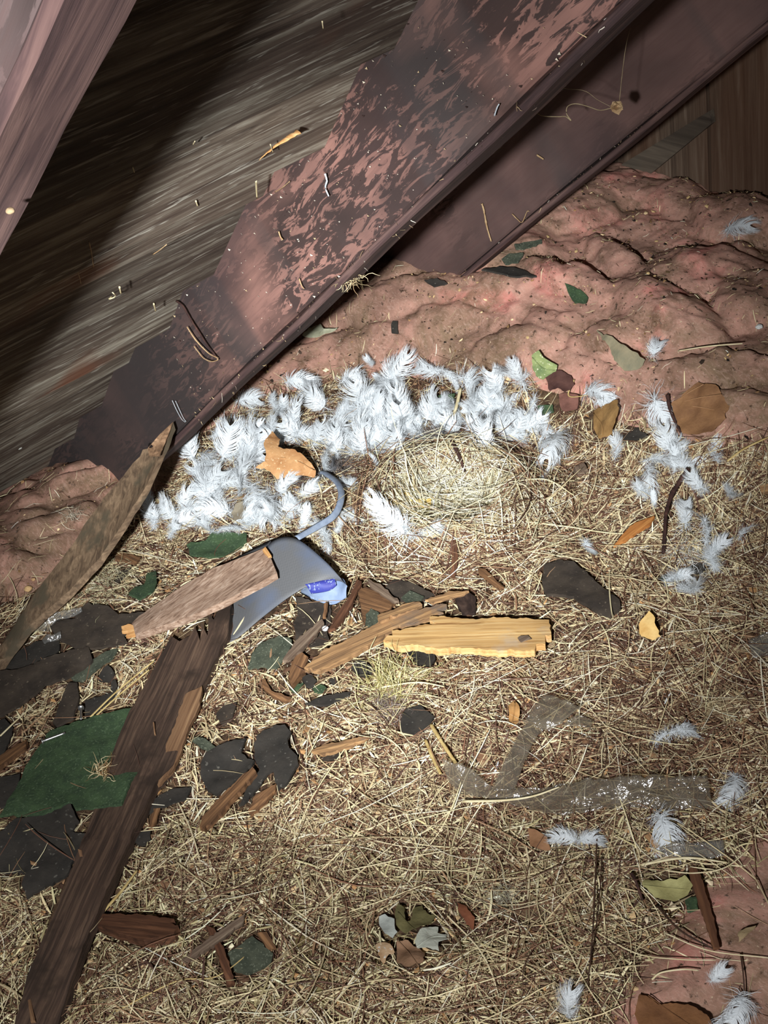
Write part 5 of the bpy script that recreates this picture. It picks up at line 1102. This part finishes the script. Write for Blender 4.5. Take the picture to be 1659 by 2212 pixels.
def ribbons(P, side, w, taper):
    """P (n,k,3) centre lines, side (n,k,3) width directions"""
    n, k, _ = P.shape; ww = (w[:, None] * taper[None])[:, :, None] * .5
    V = np.stack([P - side * ww, P + side * ww], 2).reshape(-1, 3)
    b = (np.arange(n) * k * 2)[:, None] + (np.arange(k - 1) * 2)[None]
    return V, np.stack([b, b + 1, b + 3, b + 2], -1).reshape(-1, 4)
def feather_meshes(name, seed, curl, wid, fluff, split, lat, t0, cup, tipa):
    g = np.random.default_rng(seed); N = 24
    t = np.linspace(0, 1, N); th = curl * t ** 1.2
    x = np.concatenate([[0], np.cumsum(np.cos((th[1:] + th[:-1]) / 2))]) / (N - 1)
    z = np.concatenate([[0], np.cumsum(np.sin((th[1:] + th[:-1]) / 2))]) / (N - 1)
    y = lat * t ** 2
    S_ = np.stack([x, y, z], 1); T = np.gradient(S_, axis=0); T /= np.linalg.norm(T, axis=1)[:, None]
    Bn = np.cross(T, np.array([0, 1, 0])); Bn /= np.linalg.norm(Bn, axis=1)[:, None]      # out of the vane
    Y = np.cross(Bn, T)
    Ps, Ss, Ws = [], [], []
    nb = 80; K = 8
    for sd in (-1, 1):
        tt = np.linspace(t0, .995, nb); gi = np.cumsum(g.random(nb) < split)
        go = g.normal(0, .20, gi.max() + 1)[gi]; gl = g.uniform(.85, 1.06, gi.max() + 1)[gi]; gz = g.normal(0, .16, gi.max() + 1)[gi]
        for j in range(nb):
            i = tt[j] * (N - 1); a = int(min(i, N - 2)); f = i - a
            p = S_[a] * (1 - f) + S_[a + 1] * f; tn, b_, yv = T[a], Bn[a], Y[a]
            q = (tt[j] - t0) / (1 - t0)
            L = wid * (.62 + .62 * math.sin(math.pi * min(1, q * .78 + .12))) * gl[j] * g.uniform(.86, 1.06)
            an = math.radians(78 - tipa * q) + go[j] * .5 + g.normal(0, .05)
            u = np.linspace(0, 1, K)
            aa = an - (.95 + .2 * g.normal()) * u ** 1.3                              # barbs sweep towards the tip
            dx = np.concatenate([[0], np.cumsum(np.cos(aa[1:]))]) / (K - 1) * L; dy = np.concatenate([[0], np.cumsum(np.sin(aa[1:]))]) / (K - 1) * L
            dz = (cup + gz[j]) * (u ** 2) * L + .05 * L * g.normal() * u
            P = p[None] + dx[:, None] * tn + sd * dy[:, None] * yv + dz[:, None] * b_
            sv = np.cos(aa)[:, None] * (-sd) * yv[None] + np.sin(aa)[:, None] * tn[None] + .15 * g.normal() * b_
            Ps.append(P); Ss.append(sv); Ws.append((1 - t0) / nb * g.uniform(1.0, 1.5))
    V, Q = ribbons(np.array(Ps), np.array(Ss), np.array(Ws), np.array([1, 1, 1, .9, .75, .55, .32, .10]))
    vane = np_mesh(name + '_vane', V, Q)
    n = fluff; P = np.zeros((n, 7, 3)); tt = g.uniform(.02, t0 + .22, n); i = (tt * (N - 1)).astype(int)
    P[:, 0] = S_[i]; d = g.normal(0, 1, (n, 3)); d[:, 2] = d[:, 2] * .5 + .1; d[:, 0] -= .15; d /= np.linalg.norm(d, axis=1)[:, None]
    L = wid * g.uniform(.5, 1.15, n)[:, None]
    for k in range(1, 7):
        d = d + g.normal(0, .26, (n, 3)); d /= np.linalg.norm(d, axis=1)[:, None]; P[:, k] = P[:, k - 1] + d * L / 6
    P[:, :, 2] = np.maximum(P[:, :, 2], -.06)
    sd = np.cross(np.gradient(P, axis=1), g.normal(0, 1, (n, 1, 3))); sd /= np.linalg.norm(sd, axis=2, keepdims=True) + 1e-9
    V, Q = ribbons(P, sd, np.full(n, .0085), np.array([1, 1, 1, .8, .7, .5, .3]))
    down = np_mesh(name + '_down', V, Q)
    shaft = tube_mesh(name + '_shaft', np.vstack([S_[0] - T[0] * .10, S_]), np.concatenate([[.011], np.linspace(.012, .003, N)]), 5)
    for m_, mm in ((vane, M_FEATHER), (down, M_FEATHER), (shaft, M_SHAFT)): m_.materials.append(mm)
    return vane, down, shaft, S_[-1]
#            curl wid fluff split lat  t0   cup  tipa
FV = {
 0: [(0.8, .50, 120, .14, .32, .22, .10, 30), (0.6, .56, 140, .16, -.40, .24, .16, 30), (1.3, .52, 120, .14, .46, .20, .05, 30), (1.2, .58, 120, .12, -.25, .24, .12, 26)],    # fluffy
 1: [(1.9, .44, 60, .22, .45, .14, .06, 40), (1.7, .50, 60, .26, -.5, .16, .10, 38), (2.3, .42, 50, .20, .3, .13, .02, 42), (1.5, .50, 60, .22, .6, .15, .10, 36)],     # comb-edged
 2: [(1.3, .58, 90, .03, .10, .12, .18, 34), (1.0, .62, 100, .025, -.16, .14, .22, 32), (1.5, .56, 80, .03, .22, .12, .14, 34)],                                           # rounded
 3: [(0.4, .30, 130, .07, .16, .20, .12, 46), (0.5, .34, 150, .08, -.20, .22, .16, 44)],                                              # pointed
 4: [(0.9, .40, 420, .5, .25, .45, .2, 30), (1.3, .42, 460, .5, -.25, .5, .1, 30)],                                                   # downy
 5: [(2.2, .22, 260, .3, .25, .42, .1, 50), (1.8, .24, 300, .3, -.3, .40, .1, 50)],                                                   # curly
}
LOOK = {0: 'fluffy', 1: 'comb-edged', 2: 'rounded', 3: 'pointed', 4: 'downy', 5: 'curly'}
FM = {k: [feather_meshes('feather_%s_%d' % (LOOK[k].split()[0], i), 10 * k + i, *p) for i, p in enumerate(v)] for k, v in FV.items()}
ZONES = [(340,1118,'at the far left tip of the heap'),(415,985,'at the upper left of the heap beside the rafter'),(468,1055,'in the left lobe of the heap'),(500,1125,'along the lower edge of the left heap'),
 (610,1090,'below the orange-brown leaf'),(525,955,'just left of the orange-brown leaf'),(555,905,'above the left part of the heap'),(650,925,'just above the orange-brown leaf'),(725,970,'right of the orange-brown leaf'),
 (665,850,'in the small group near the rafter edge'),(760,815,'at the top of the heap'),(790,890,'in the thick middle of the heap'),(855,925,'behind the nest on its left'),(790,1040,'at the left side of the nest'),
 (930,810,'at the top edge behind the nest'),(985,895,'beside the thick pale straw'),(1050,850,'in the right half of the heap'),(1090,925,'on the heap just behind the nest rim'),(1125,800,'beside the green and pale leaf'),(1160,890,'at the right end of the heap'),
 (1430,985,'in the right-hand group above the curved twig'),(1500,1010,'in the right-hand group beside the curved twig'),(1400,1060,'in the right-hand group left of the curved twig'),(1530,1190,'in the lower right-hand group')]
FE = [  # centre x, y, length, angle (base to tip, counter-clockwise from right), look, own label
 (403,972,66,130,1,'large arched white feather at the upper left end of the heap, under the rafter'),(457,985,72,78,3,'tall white pointed feather standing in the left of the heap'),(493,972,58,60,2,0),(540,980,56,20,2,0),(509,910,46,110,4,0),(486,940,40,150,4,0),
 (562,903,58,-50,3,0),(551,930,46,80,3,0),(529,858,42,30,2,'small rounded white feather alone beside the rafter edge'),(641,818,52,20,1,0),(663,846,50,140,0,0),(682,868,54,150,2,0),(757,812,52,35,1,0),(794,781,26,150,4,'tiny white feather at the very top of the heap'),
 (828,822,62,150,1,0),(781,874,74,160,0,0),(818,912,72,80,3,0),(651,902,48,85,1,0),(695,910,58,110,1,0),(632,934,56,160,0,0),(660,930,54,30,0,0),(690,938,56,60,0,0),(716,962,60,120,0,0),(746,958,66,30,1,0),
 (795,940,60,80,0,0),(772,956,54,120,1,0),(842,920,60,60,1,0),(698,992,46,100,4,0),(590,948,44,170,2,0),(532,960,48,100,2,0),(506,1012,48,130,2,0),(530,1024,56,60,2,0),(566,1034,64,-60,3,0),(459,1046,66,40,0,0),(482,1064,64,10,1,0),(497,1040,56,35,1,0),(440,1060,56,100,2,0),
 (480,1096,56,150,0,0),(447,1020,50,110,0,0),(560,1060,54,-20,1,0),(616,1048,48,70,1,0),(658,1052,44,60,1,0),(366,1100,52,125,2,0),(409,1098,50,30,2,0),(320,1107,50,115,3,0),(336,1120,40,80,4,0),(383,1131,36,10,2,0),(374,1146,32,60,4,0),
 (469,1128,46,80,0,0),(545,1122,48,40,4,0),(582,1090,62,-35,0,0),(600,1104,56,100,0,0),(618,1084,54,60,1,0),(630,1102,52,80,3,0),(661,1122,56,60,3,0),(655,1096,42,40,1,0),(500,1132,40,150,4,0),(430,1118,38,60,2,0),(420,1010,44,130,4,0),(520,1060,50,60,0,0),(545,1090,46,110,2,0),
 (718,1158,56,75,4,'wispy downy feather standing just right of the foot of the pale blue strip'),(730,1130,36,80,4,'small wispy feather tuft inside the bend of the pale blue strip'),(744,1040,34,20,4,0),
 (836,804,50,95,1,0),(813,815,40,120,3,0),(860,812,50,20,1,0),(922,814,62,190,1,0),(959,790,46,30,5,0),(1015,818,54,-10,0,0),(1065,832,56,130,0,0),(1042,846,54,30,0,0),(1130,800,76,95,0,'big fluffy white feather standing left of the green and pale leaf'),(1108,812,46,150,1,0),
 (1052,866,60,110,1,0),(1009,892,54,120,0,0),(1062,894,60,60,0,0),(962,874,54,60,1,0),(922,889,50,85,2,0),(979,918,54,100,0,0),(1025,908,50,40,1,0),(1082,920,62,120,0,0),(1103,934,54,30,1,0),(1065,930,56,160,0,0),(1040,930,44,70,4,0),
 (1121,866,56,5,3,0),(1178,866,50,-30,3,0),(1141,900,56,140,0,0),(1174,930,58,-70,1,0),(1224,962,66,-40,1,'arched white feather alone at the right end of the nest rim'),
 (793,880,60,20,0,0),(866,882,62,60,0,0),(849,899,60,120,1,0),(863,922,66,100,0,0),(884,928,56,160,0,0),(823,936,60,30,0,0),(760,954,54,90,0,0),(801,950,50,60,3,0),(858,956,54,120,1,0),(880,900,50,40,0,0),(840,880,52,150,0,0),(810,860,54,40,1,0),(770,915,58,70,0,0),(745,925,52,140,0,0),(900,930,40,90,4,0),
 (783,1012,50,150,5,0),(757,1040,40,20,4,0),(846,1130,116,150,3,'largest white feather, lying at the front left edge of the nest'),(959,1136,36,80,4,'small white wisp at the front edge of the nest'),(929,1154,44,10,4,'flattened downy tuft at the tip of the largest white feather'),(896,1015,50,100,4,'pale downy feather inside the back of the nest'),(783,1110,44,60,4,0),(757,1104,40,120,2,0),
 (1277,1182,44,-50,3,'small narrow white feather below the right of the nest'),(1178,1038,26,20,4,'tiny down wisp inside the right of the nest rim'),
 (1290,838,56,25,1,'arched white feather on the insulation above the tan folded leaf'),(1304,862,44,30,1,'white feather tucked behind the top of the tan folded leaf'),(1414,888,66,-88,2,'rounded white feather hanging fan-down left of the big brown leaf'),(1326,962,54,95,0,'fluffy white feather below the tan folded leaf'),
 (1434,950,58,115,2,0),(1417,976,60,40,0,0),(1467,972,58,65,1,0),(1461,994,52,80,3,0),(1497,1000,54,20,3,0),(1476,1003,40,110,0,0),(1549,962,68,92,3,'straight white feather standing alone at the right under the big brown leaf'),(1414,1027,50,-60,1,0),(1391,1058,48,150,4,0),(1414,1080,34,80,3,0),
 (1500,1026,48,20,1,0),(1503,1050,48,160,0,0),(1467,1116,60,120,0,'fluffy white feather just right of the curved dark twig'),(1553,1146,84,45,5,'large curly feather with a bent shaft, lower right-hand group'),(1604,1136,56,75,1,'white feather arching at the right edge of the lower right-hand group'),(1543,1178,60,60,4,0),(1533,1206,56,120,4,0),(1460,1242,50,30,4,0),(1497,1264,54,10,4,0),(1588,1046,40,10,4,'small white down tuft at the right near the straw'),
 (1466,1578,104,25,5,'curly-shafted grey-white feather between the leaf scraps at the right'),(1232,1806,44,150,1,'left wing of the white winged pair below the tape'),(1266,1806,44,40,1,'right wing of the white winged pair below the tape'),(1440,1784,74,-55,1,'arched white feather under the right end of the tape'),(1606,1686,52,-30,1,'arched white feather right of the tape end'),(1242,2166,66,70,2,'white feather standing at the bottom edge'),(1612,2178,72,-70,1,'white feather arching at the bottom right corner'),
 (1548,2106,40,50,2,'small white feather on the bare insulation near the flat stick'),(1592,493,46,5,2,'white feather lying high on the pink insulation at the right'),(1418,754,34,70,2,'small pale feather on the insulation left of the pale straw'),(1512,2210,40,100,4,'down wisp at the bottom edge beside the large brown leaf'),
 (612,880,36,60,4,0),(590,870,34,120,4,0),(1080,866,48,70,0,0),(1030,868,50,150,0,0),(990,856,44,60,1,0),(1095,880,48,100,0,0),(1122,920,46,60,0,0),(1005,930,44,120,4,0),(950,905,44,50,0,0),
 (600,925,51,77,0,0),(735,900,46,17,0,0),(725,925,45,56,2,0),(830,955,47,67,0,0),(905,875,52,49,0,0),(835,835,55,22,2,0),(970,895,60,63,0,0),(1015,880,46,140,1,0),(1070,880,53,130,0,0),(1050,945,53,110,1,0),(1150,925,52,11,0,0),(455,1075,52,132,2,0),(535,1040,48,172,0,0),(600,1065,58,70,0,0),(570,1110,54,162,2,0),(520,1110,45,58,1,0),(400,1075,49,74,1,0),(430,1035,46,73,4,0),(520,990,53,82,0,0),(745,890,46,75,2,0),
]
info = []
for i, (x, y, L, an, k, lab) in enumerate(FE):
    z = min(range(len(ZONES)), key=lambda q: (ZONES[q][0] - x) ** 2 + (ZONES[q][1] - y) ** 2)
    info.append((lab, k, z))
names = {}
for i, (lab, k, z) in enumerate(info):
    if not lab: names.setdefault((k, z), []).append(i)
ORD = ['leftmost', 'second from left', 'third from left', 'fourth from left', 'fifth from left', 'sixth from left', 'seventh from left']
NUM = {2: 'two', 3: 'three', 4: 'four', 5: 'five', 6: 'six', 7: 'seven', 8: 'eight'}
flab = {}
for (k, z), L in names.items():
    L = sorted(L, key=lambda i: FE[i][0])
    for j, i in enumerate(L):
        w = '%s white feather' % LOOK[k]
        if len(L) == 1: flab[i] = '%s %s' % (w, ZONES[z][2])
        elif len(L) == 2: flab[i] = '%s %s %s' % (['left one of two', 'right one of two'][j], w + 's', ZONES[z][2])
        else: flab[i] = '%s of %s %ss %s' % (ORD[j] if j < len(L) - 1 else 'rightmost', NUM.get(len(L), str(len(L))), w, ZONES[z][2])
gf = np.random.default_rng(99)
for i, (x, y, L, an, k, lab) in enumerate(FE):
    var = FM[k][int(gf.integers(len(FM[k])))]
    a = math.radians(an); dx, dy = math.cos(a) * L / 2, -math.sin(a) * L / 2 
    heap = (420 < x < 1190) and (790 < y < 1140)
    lb = gf.uniform(.010, .022) if heap else gf.uniform(.015, .020)
    if lab and lab.startswith('largest'): lb = .034
    lt = lb + gf.uniform(.006, .026)
    P0 = at(x - dx, y - dy, lb); P1 = at(x + dx, y + dy, lt)
    ax = P1 - P0
    Lw = float(np.linalg.norm(ax))
    mx_l = 1.45 * L * px_m(P0)
    if Lw > mx_l: P1 = P0 + ax * mx_l / Lw; Lw = mx_l
    tocam = CAMP - P0; tocam /= np.linalg.norm(tocam)
    up = np.array([0, 0, 1.0]) * .6 + tocam * .8 + gf.normal(0, .55, 3)
    tip = var[3]; sc = Lw * .94 / float(np.hypot(tip[0], tip[2]))
    fr_ = frame(P0, ax, up)
    tl = math.atan2(tip[2], tip[0])
    fl_ = k in (1, 2, 5) or gf.random() < .5          # most arch upwards off the litter
    Mx = fr_ @ (Matrix.Rotation(math.pi, 4, 'X') if fl_ else Matrix.Identity(4)) @ Matrix.Rotation(tl, 4, 'Y')            # lay the chord of the curled shaft along the axis
    root = bpy.data.objects.new('feather', None); COL.objects.link(root)
    root.matrix_world = Mx @ Matrix.Scale(sc, 4)
    tag(root, lab or flab[i], 'feather', 'white feathers around the nest' if 1 else None)
    for nm, me in (('vane', var[0]), ('down', var[1]), ('shaft', var[2])):
        c = bpy.data.objects.new(nm, me); COL.objects.link(c); c.parent = root
# four dark-striped bits among the white ones
for q, (x, y, L, an, lab) in enumerate([(785, 1010, 46, 160, 'dark grey curled feather at the left rim of the nest'), (930, 936, 40, 80, 'dark grey and white feather on the back rim of the nest'), (700, 1012, 40, 30, 'dark grey feather just behind the top of the pale blue strip')]):
    var = FM[1][q % 3]; a = math.radians(an)
    P0 = at(x - math.cos(a) * L / 2, y + math.sin(a) * L / 2, .016); P1 = at(x + math.cos(a) * L / 2, y - math.sin(a) * L / 2, .032)
    root = bpy.data.objects.new('feather', None); COL.objects.link(root)
    sc = float(np.linalg.norm(P1 - P0)) / float(np.hypot(var[3][0], var[3][2]))
    root.matrix_world = frame(P0, P1 - P0, (0, -.4, 1)) @ Matrix.Rotation(math.atan2(var[3][2], var[3][0]), 4, 'Y') @ Matrix.Scale(sc, 4)
    tag(root, lab, 'feather', 'dark feathers around the nest')
    for nm, me in (('vane', var[0]), ('down', var[1]), ('shaft', var[2])):
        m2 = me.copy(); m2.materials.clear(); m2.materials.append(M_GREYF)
        c = bpy.data.objects.new(nm, m2); COL.objects.link(c); c.parent = root

# ------------------------------------------------------------------ bits hanging on the timbers
def on_roof(px, py, off=.016):
    d = ray(px, py); return CAMP + d * ((ROOF_W + off) / (d @ NN))
M_DRY = flat_mat('dry_stem_bits', lin(190, 162, 122), lin(150, 118, 84), 60, 0.7, 0.2)
M_WEB = flat_mat('dusty_thread', lin(186, 168, 132), lin(150, 132, 100), 60, 0.8, 0.1)
M_WHT = flat_mat('white_web', lin(206, 212, 214), lin(180, 186, 190), 60, 0.8, 0.1)
HG = [
 ('thread', [(1145,233),(1152,238),(1172,250),(1205,252),(1222,252),(1234,261),(1224,246),(1226,230),(1244,224),(1270,230),(1296,238),(1322,233)], 1.28, 2.6, M_WEB, 'dusty curled thread hanging between the two rafters', 'thread'),
 ('thread', [(1190,174),(1215,190),(1262,196),(1290,215),(1318,230)], 1.28, 1.3, M_WEB, 'fine cobweb strand above the dusty curled thread', 'cobweb'),
 ('thread', [(1338,218),(1344,160),(1352,100),(1362,60)], 1.28, 1.6, M_WEB, 'fine strand rising from the hanging leaf scrap', 'cobweb'),
 ('dead_stalk', [(1041,440),(1046,458),(1050,482),(1056,505),(1061,521)], 1.482, 5, M_DRY, 'frayed dry stem on the face of the second rafter', 'stem'),
 ('dead_stalk', [(1106,462),(1118,474),(1128,480),(1138,458),(1143,456)], 1.482, 2.6, M_DRY, 'small branched stem beside the frayed one on the second rafter', 'stem'),
 ('dead_stalk', [(1160,335),(1174,344)], 1.482, 5, M_DRY, 'short pale straw bit on the second rafter', 'straw'),
 ('dead_stalk', [(702,375),(706,390),(703,405),(710,424)], .862, 5, M_WHT, 'grey fibre on the large rafter near its upper edge', 'fibre'),
 ('dead_stalk', [(594,415),(610,405),(626,392)], .862, 2.5, M_DRY, 'thin reddish stem on the large rafter', 'stem'),
 ('dead_stalk', [(602,500),(606,512),(611,518)], .862, 4, M_DRY, 'curled straw bit on the middle of the large rafter', 'straw'),
 ('dead_stalk', [(646,602),(652,618),(657,624)], .862, 3, M_DRY, 'thin straw bit on the large rafter above its lower edge', 'straw'),
 ('wood_strip', [(404,706),(418,728),(434,747),(452,764),(471,775),(458,781),(440,774),(426,757),(419,748)], .858, 3.4, M_DRY, 'looped frayed strip peeling off the large rafter', 'wood strip'),
 ('wood_strip', [(381,650),(396,662),(412,690),(428,715),(447,745),(466,770)], .860, 5, M_TWIG, 'dark peeled splinter above the looped strip on the large rafter', 'wood strip'),
 ('web_strand', [(372,865),(381,885),(392,905),(400,912)], .862, 1.2, M_WHT, 'left white cobweb strand at the foot of the large rafter', 'cobweb'),
 ('web_strand', [(379,866),(388,886),(396,903),(402,911)], .862, 1.2, M_WHT, 'right white cobweb strand at the foot of the large rafter', 'cobweb'),
 ('dead_stalk', [(1068,250),(1074,232),(1078,225)], .862, 4, M_WHT, 'white wisp on the lower edge of the large rafter', 'fibre'),
]
for i, (nm, pts, Y, w, m, lab, cat) in enumerate(HG):
    o = tube(nm, None, w, m, n=max(8, len(pts) * 4), taper=.3, flat=1, jit=.12 if cat in ('stem', 'wood strip') else .05, sides=5, world=[tuple(on_y(p[0], p[1], Y)) for p in pts], seed=i)
    tag(o, lab, cat, 'bits caught on the rafters')
RF = [([(192,522),(197,545),(202,577)], 5, 'orange-brown stem hanging from the sheathing at the left'), ([(165,580),(172,600),(175,613)], 3, 'small hooked stem left of the orange-brown one'), ([(553,387),(554,410),(555,428)], 8, 'thick straw bit wedged where sheathing meets the large rafter'),
      ([(423,434),(427,445)], 6, 'short straw bit in a board gap of the sheathing'), ([(584,312),(590,330)], 4, 'straw bit near the bright splintered wood'), ([(417,312),(421,305)], 5, 'tiny pale straw bit high on the sheathing'), ([(258,620),(261,634)], 7, 'pale short straw at the lower sheathing gap'),
      ([(330,550),(345,540),(360,528)], 4, 'pale sliver on the sheathing in the middle of the lit part'), ([(332,656),(336,672)], 6, 'straw bit near the foot of the lit sheathing'), ([(696,46),(698,62)], 5, 'pale bit high on the sheathing beside the large rafter'), ([(242,640),(236,646),(250,640),(243,632)], 5, 'pale crumpled bit beside the lower sheathing gap'), ([(286,360),(290,372)], 5, 'faint pale straw bit on the dark part of the sheathing')]
for i, (pts, w, lab) in enumerate(RF):
    o = tube('straw_bit', None, w * .65, M_DRY if i in (0, 1, 7) else M_STALK, n=8, taper=.2, flat=1, sides=5, jit=.05, world=[tuple(on_roof(p[0], p[1], .030 + .002 * j)) for j, p in enumerate(pts)], seed=40 + i)
    tag(o, lab, 'straw', 'bits caught on the sheathing')
# bright splintered corner of a sheathing board and a dry scrap on the thread
sp_ = [on_roof(*p, .030) for p in ((560,345), (600,312), (645,285))]
o = tube('wood_splinter', None, 22, M_FRESH, n=14, taper=.75, flat=.35, jit=.10, sides=8, world=[tuple(p) for p in sp_[::-1]], seed=3)
tag(o, 'bright splintered wood where a sheathing board meets the large rafter', 'splinter')
P = on_y(1332, 231, 1.28)
bm = bmesh.new()
for q in range(5):
    m_ = Matrix.Rotation(q * 1.3, 4, 'Y') @ Matrix.Rotation(q * .7, 4, 'X')
    vs = [bm.verts.new(m_ @ Vector((.0075 * math.cos(j * 1.05) * (1 + .35 * math.sin(j * 3 + q)), .0075 * math.sin(j * 1.05), .002 * math.sin(j * 2)))) for j in range(6)]
    bm.faces.new(vs)
o = obj('leaf_scrap', bm_mesh('leaf_scrap', bm), M_DRY); o.location = P
tag(o, 'crumpled golden leaf scrap hanging on a thread between the rafters', 'leaf')
tuft('root_tuft', 0, 0, 26, 70, .008, .026, .0006, PAL((176,158,120),(132,108,78),(196,180,144)), 'tangle of dry roots hanging from the lower edge of the large rafter', 'roots', up=-1.2, seed=21, mess=2.2, M=tuple(on_y(757, 604, .885)), nrm=1)
pebble(22, 455, 20, (150, 128, 98), 'pale frayed knob on the lower edge of the near rafter', 'knob', M=tuple(on_y(22, 455, .262)))
pebble(1308, 36, 20, (200, 196, 186), 'pale crumb on the lower edge of the large rafter near the top', 'crumb', M=tuple(on_y(1308, 36, .885)))
# brace against the back wall
a = [on_y(x, y, 1.945) for x, y in ((1262, 404), (1532, 240), (1536, 268), (1400, 380))]
V = np.array(a); Vb = V + np.array([0, .012, 0])
me = bpy.data.meshes.new('wall_brace'); me.from_pydata([tuple(v) for v in np.vstack([V, Vb])], [], [(0, 1, 2, 3), (7, 6, 5, 4), (0, 4, 5, 1), (1, 5, 6, 2), (2, 6, 7, 3), (3, 7, 4, 0)]); me.update()
o = obj('wall_brace', me, wood('grey_brace', lin(124, 112, 96), lin(66, 58, 50), lin(96, 86, 74), 3, 60)); tag(o, 'dark diagonal brace board against the back wall', 'brace')

g = np.random.default_rng(31)
def edge_fuzz(name, n, a, b, Y, label, L0, L1, w):
    P = np.zeros((n, 4, 3)); s = g.random(n)
    A = on_y(*a, Y); B = on_y(*b, Y)
    P[:, 0] = A + (B - A) * s[:, None] + g.normal(0, .002, (n, 3)) * np.array([1, 0, 1]) + np.array([0, .018, 0]) * g.uniform(-.8, 1, (n, 1))
    d = g.normal(0, 1, (n, 3)); d[:, 2] -= .5; d /= np.linalg.norm(d, axis=1)[:, None]; L = (L0 + (L1 - L0) * g.random(n) ** 2.5)[:, None]
    for k in range(1, 4):
        d = d + g.normal(0, .4, (n, 3)); d /= np.linalg.norm(d, axis=1)[:, None]; P[:, k] = P[:, k - 1] + d * L / 3
    sd = np.cross(np.gradient(P, axis=1), g.normal(0, 1, (n, 1, 3))); sd /= np.linalg.norm(sd, axis=2, keepdims=True) + 1e-9
    V, Q = ribbons(P, sd, np.full(n, w), np.array([1, 1, .8, .4]))
    o = obj(name, np_mesh(name, V, Q, True, np.repeat(choose(PAL((214,204,186),(150,124,96),(96,76,62),(196,170,128)), n), 8, 0)), M_ATTR); tag(o, label, 'fibres', kind='stuff')
edge_fuzz('edge_fibres', 320, (1352, 18), (425, 905), .880, 'fine dusty fibres fringing the lower edge of the large rafter', .002, .014, .0007)
edge_fuzz('edge_fibres', 160, (1640, 66), (985, 598), 1.500, 'fine dusty fibres fringing the lower edge of the second rafter', .002, .010, .0007)
def face_specks(name, n, corners, Y, label):
    c = [on_y(*q, Y) for q in corners]; u, v = g.random((2, n))
    P = (np.array(c[0])[None] * ((1 - u) * (1 - v))[:, None] + np.array(c[1])[None] * (u * (1 - v))[:, None] + np.array(c[2])[None] * (u * v)[:, None] + np.array(c[3])[None] * ((1 - u) * v)[:, None])
    r = .0004 + .0013 * g.random(n) ** 5; th = g.uniform(0, 6.28, n)
    V = np.stack([P + np.stack([np.cos(th + k * 2.1) * r * (1 + k * .5), np.full(n, -.0012 + .0008 * (k % 2)), np.sin(th + k * 2.1) * r], 1) for k in range(3)], 1).reshape(-1, 3)
    Q = np.arange(n * 3).reshape(-1, 3)
    o = obj(name, np_mesh(name, V, Q, False, np.repeat(choose(PAL((226,214,190),(206,180,140),(60,46,42),(190,176,160)), n), 3, 0)), M_ATTR2); tag(o, label, 'specks', kind='stuff')
face_specks('rafter_specks', 420, ((880, 40), (1340, 20), (420, 900), (340, 690)), .8685, 'tiny pale and dark specks stuck on the face of the large rafter')
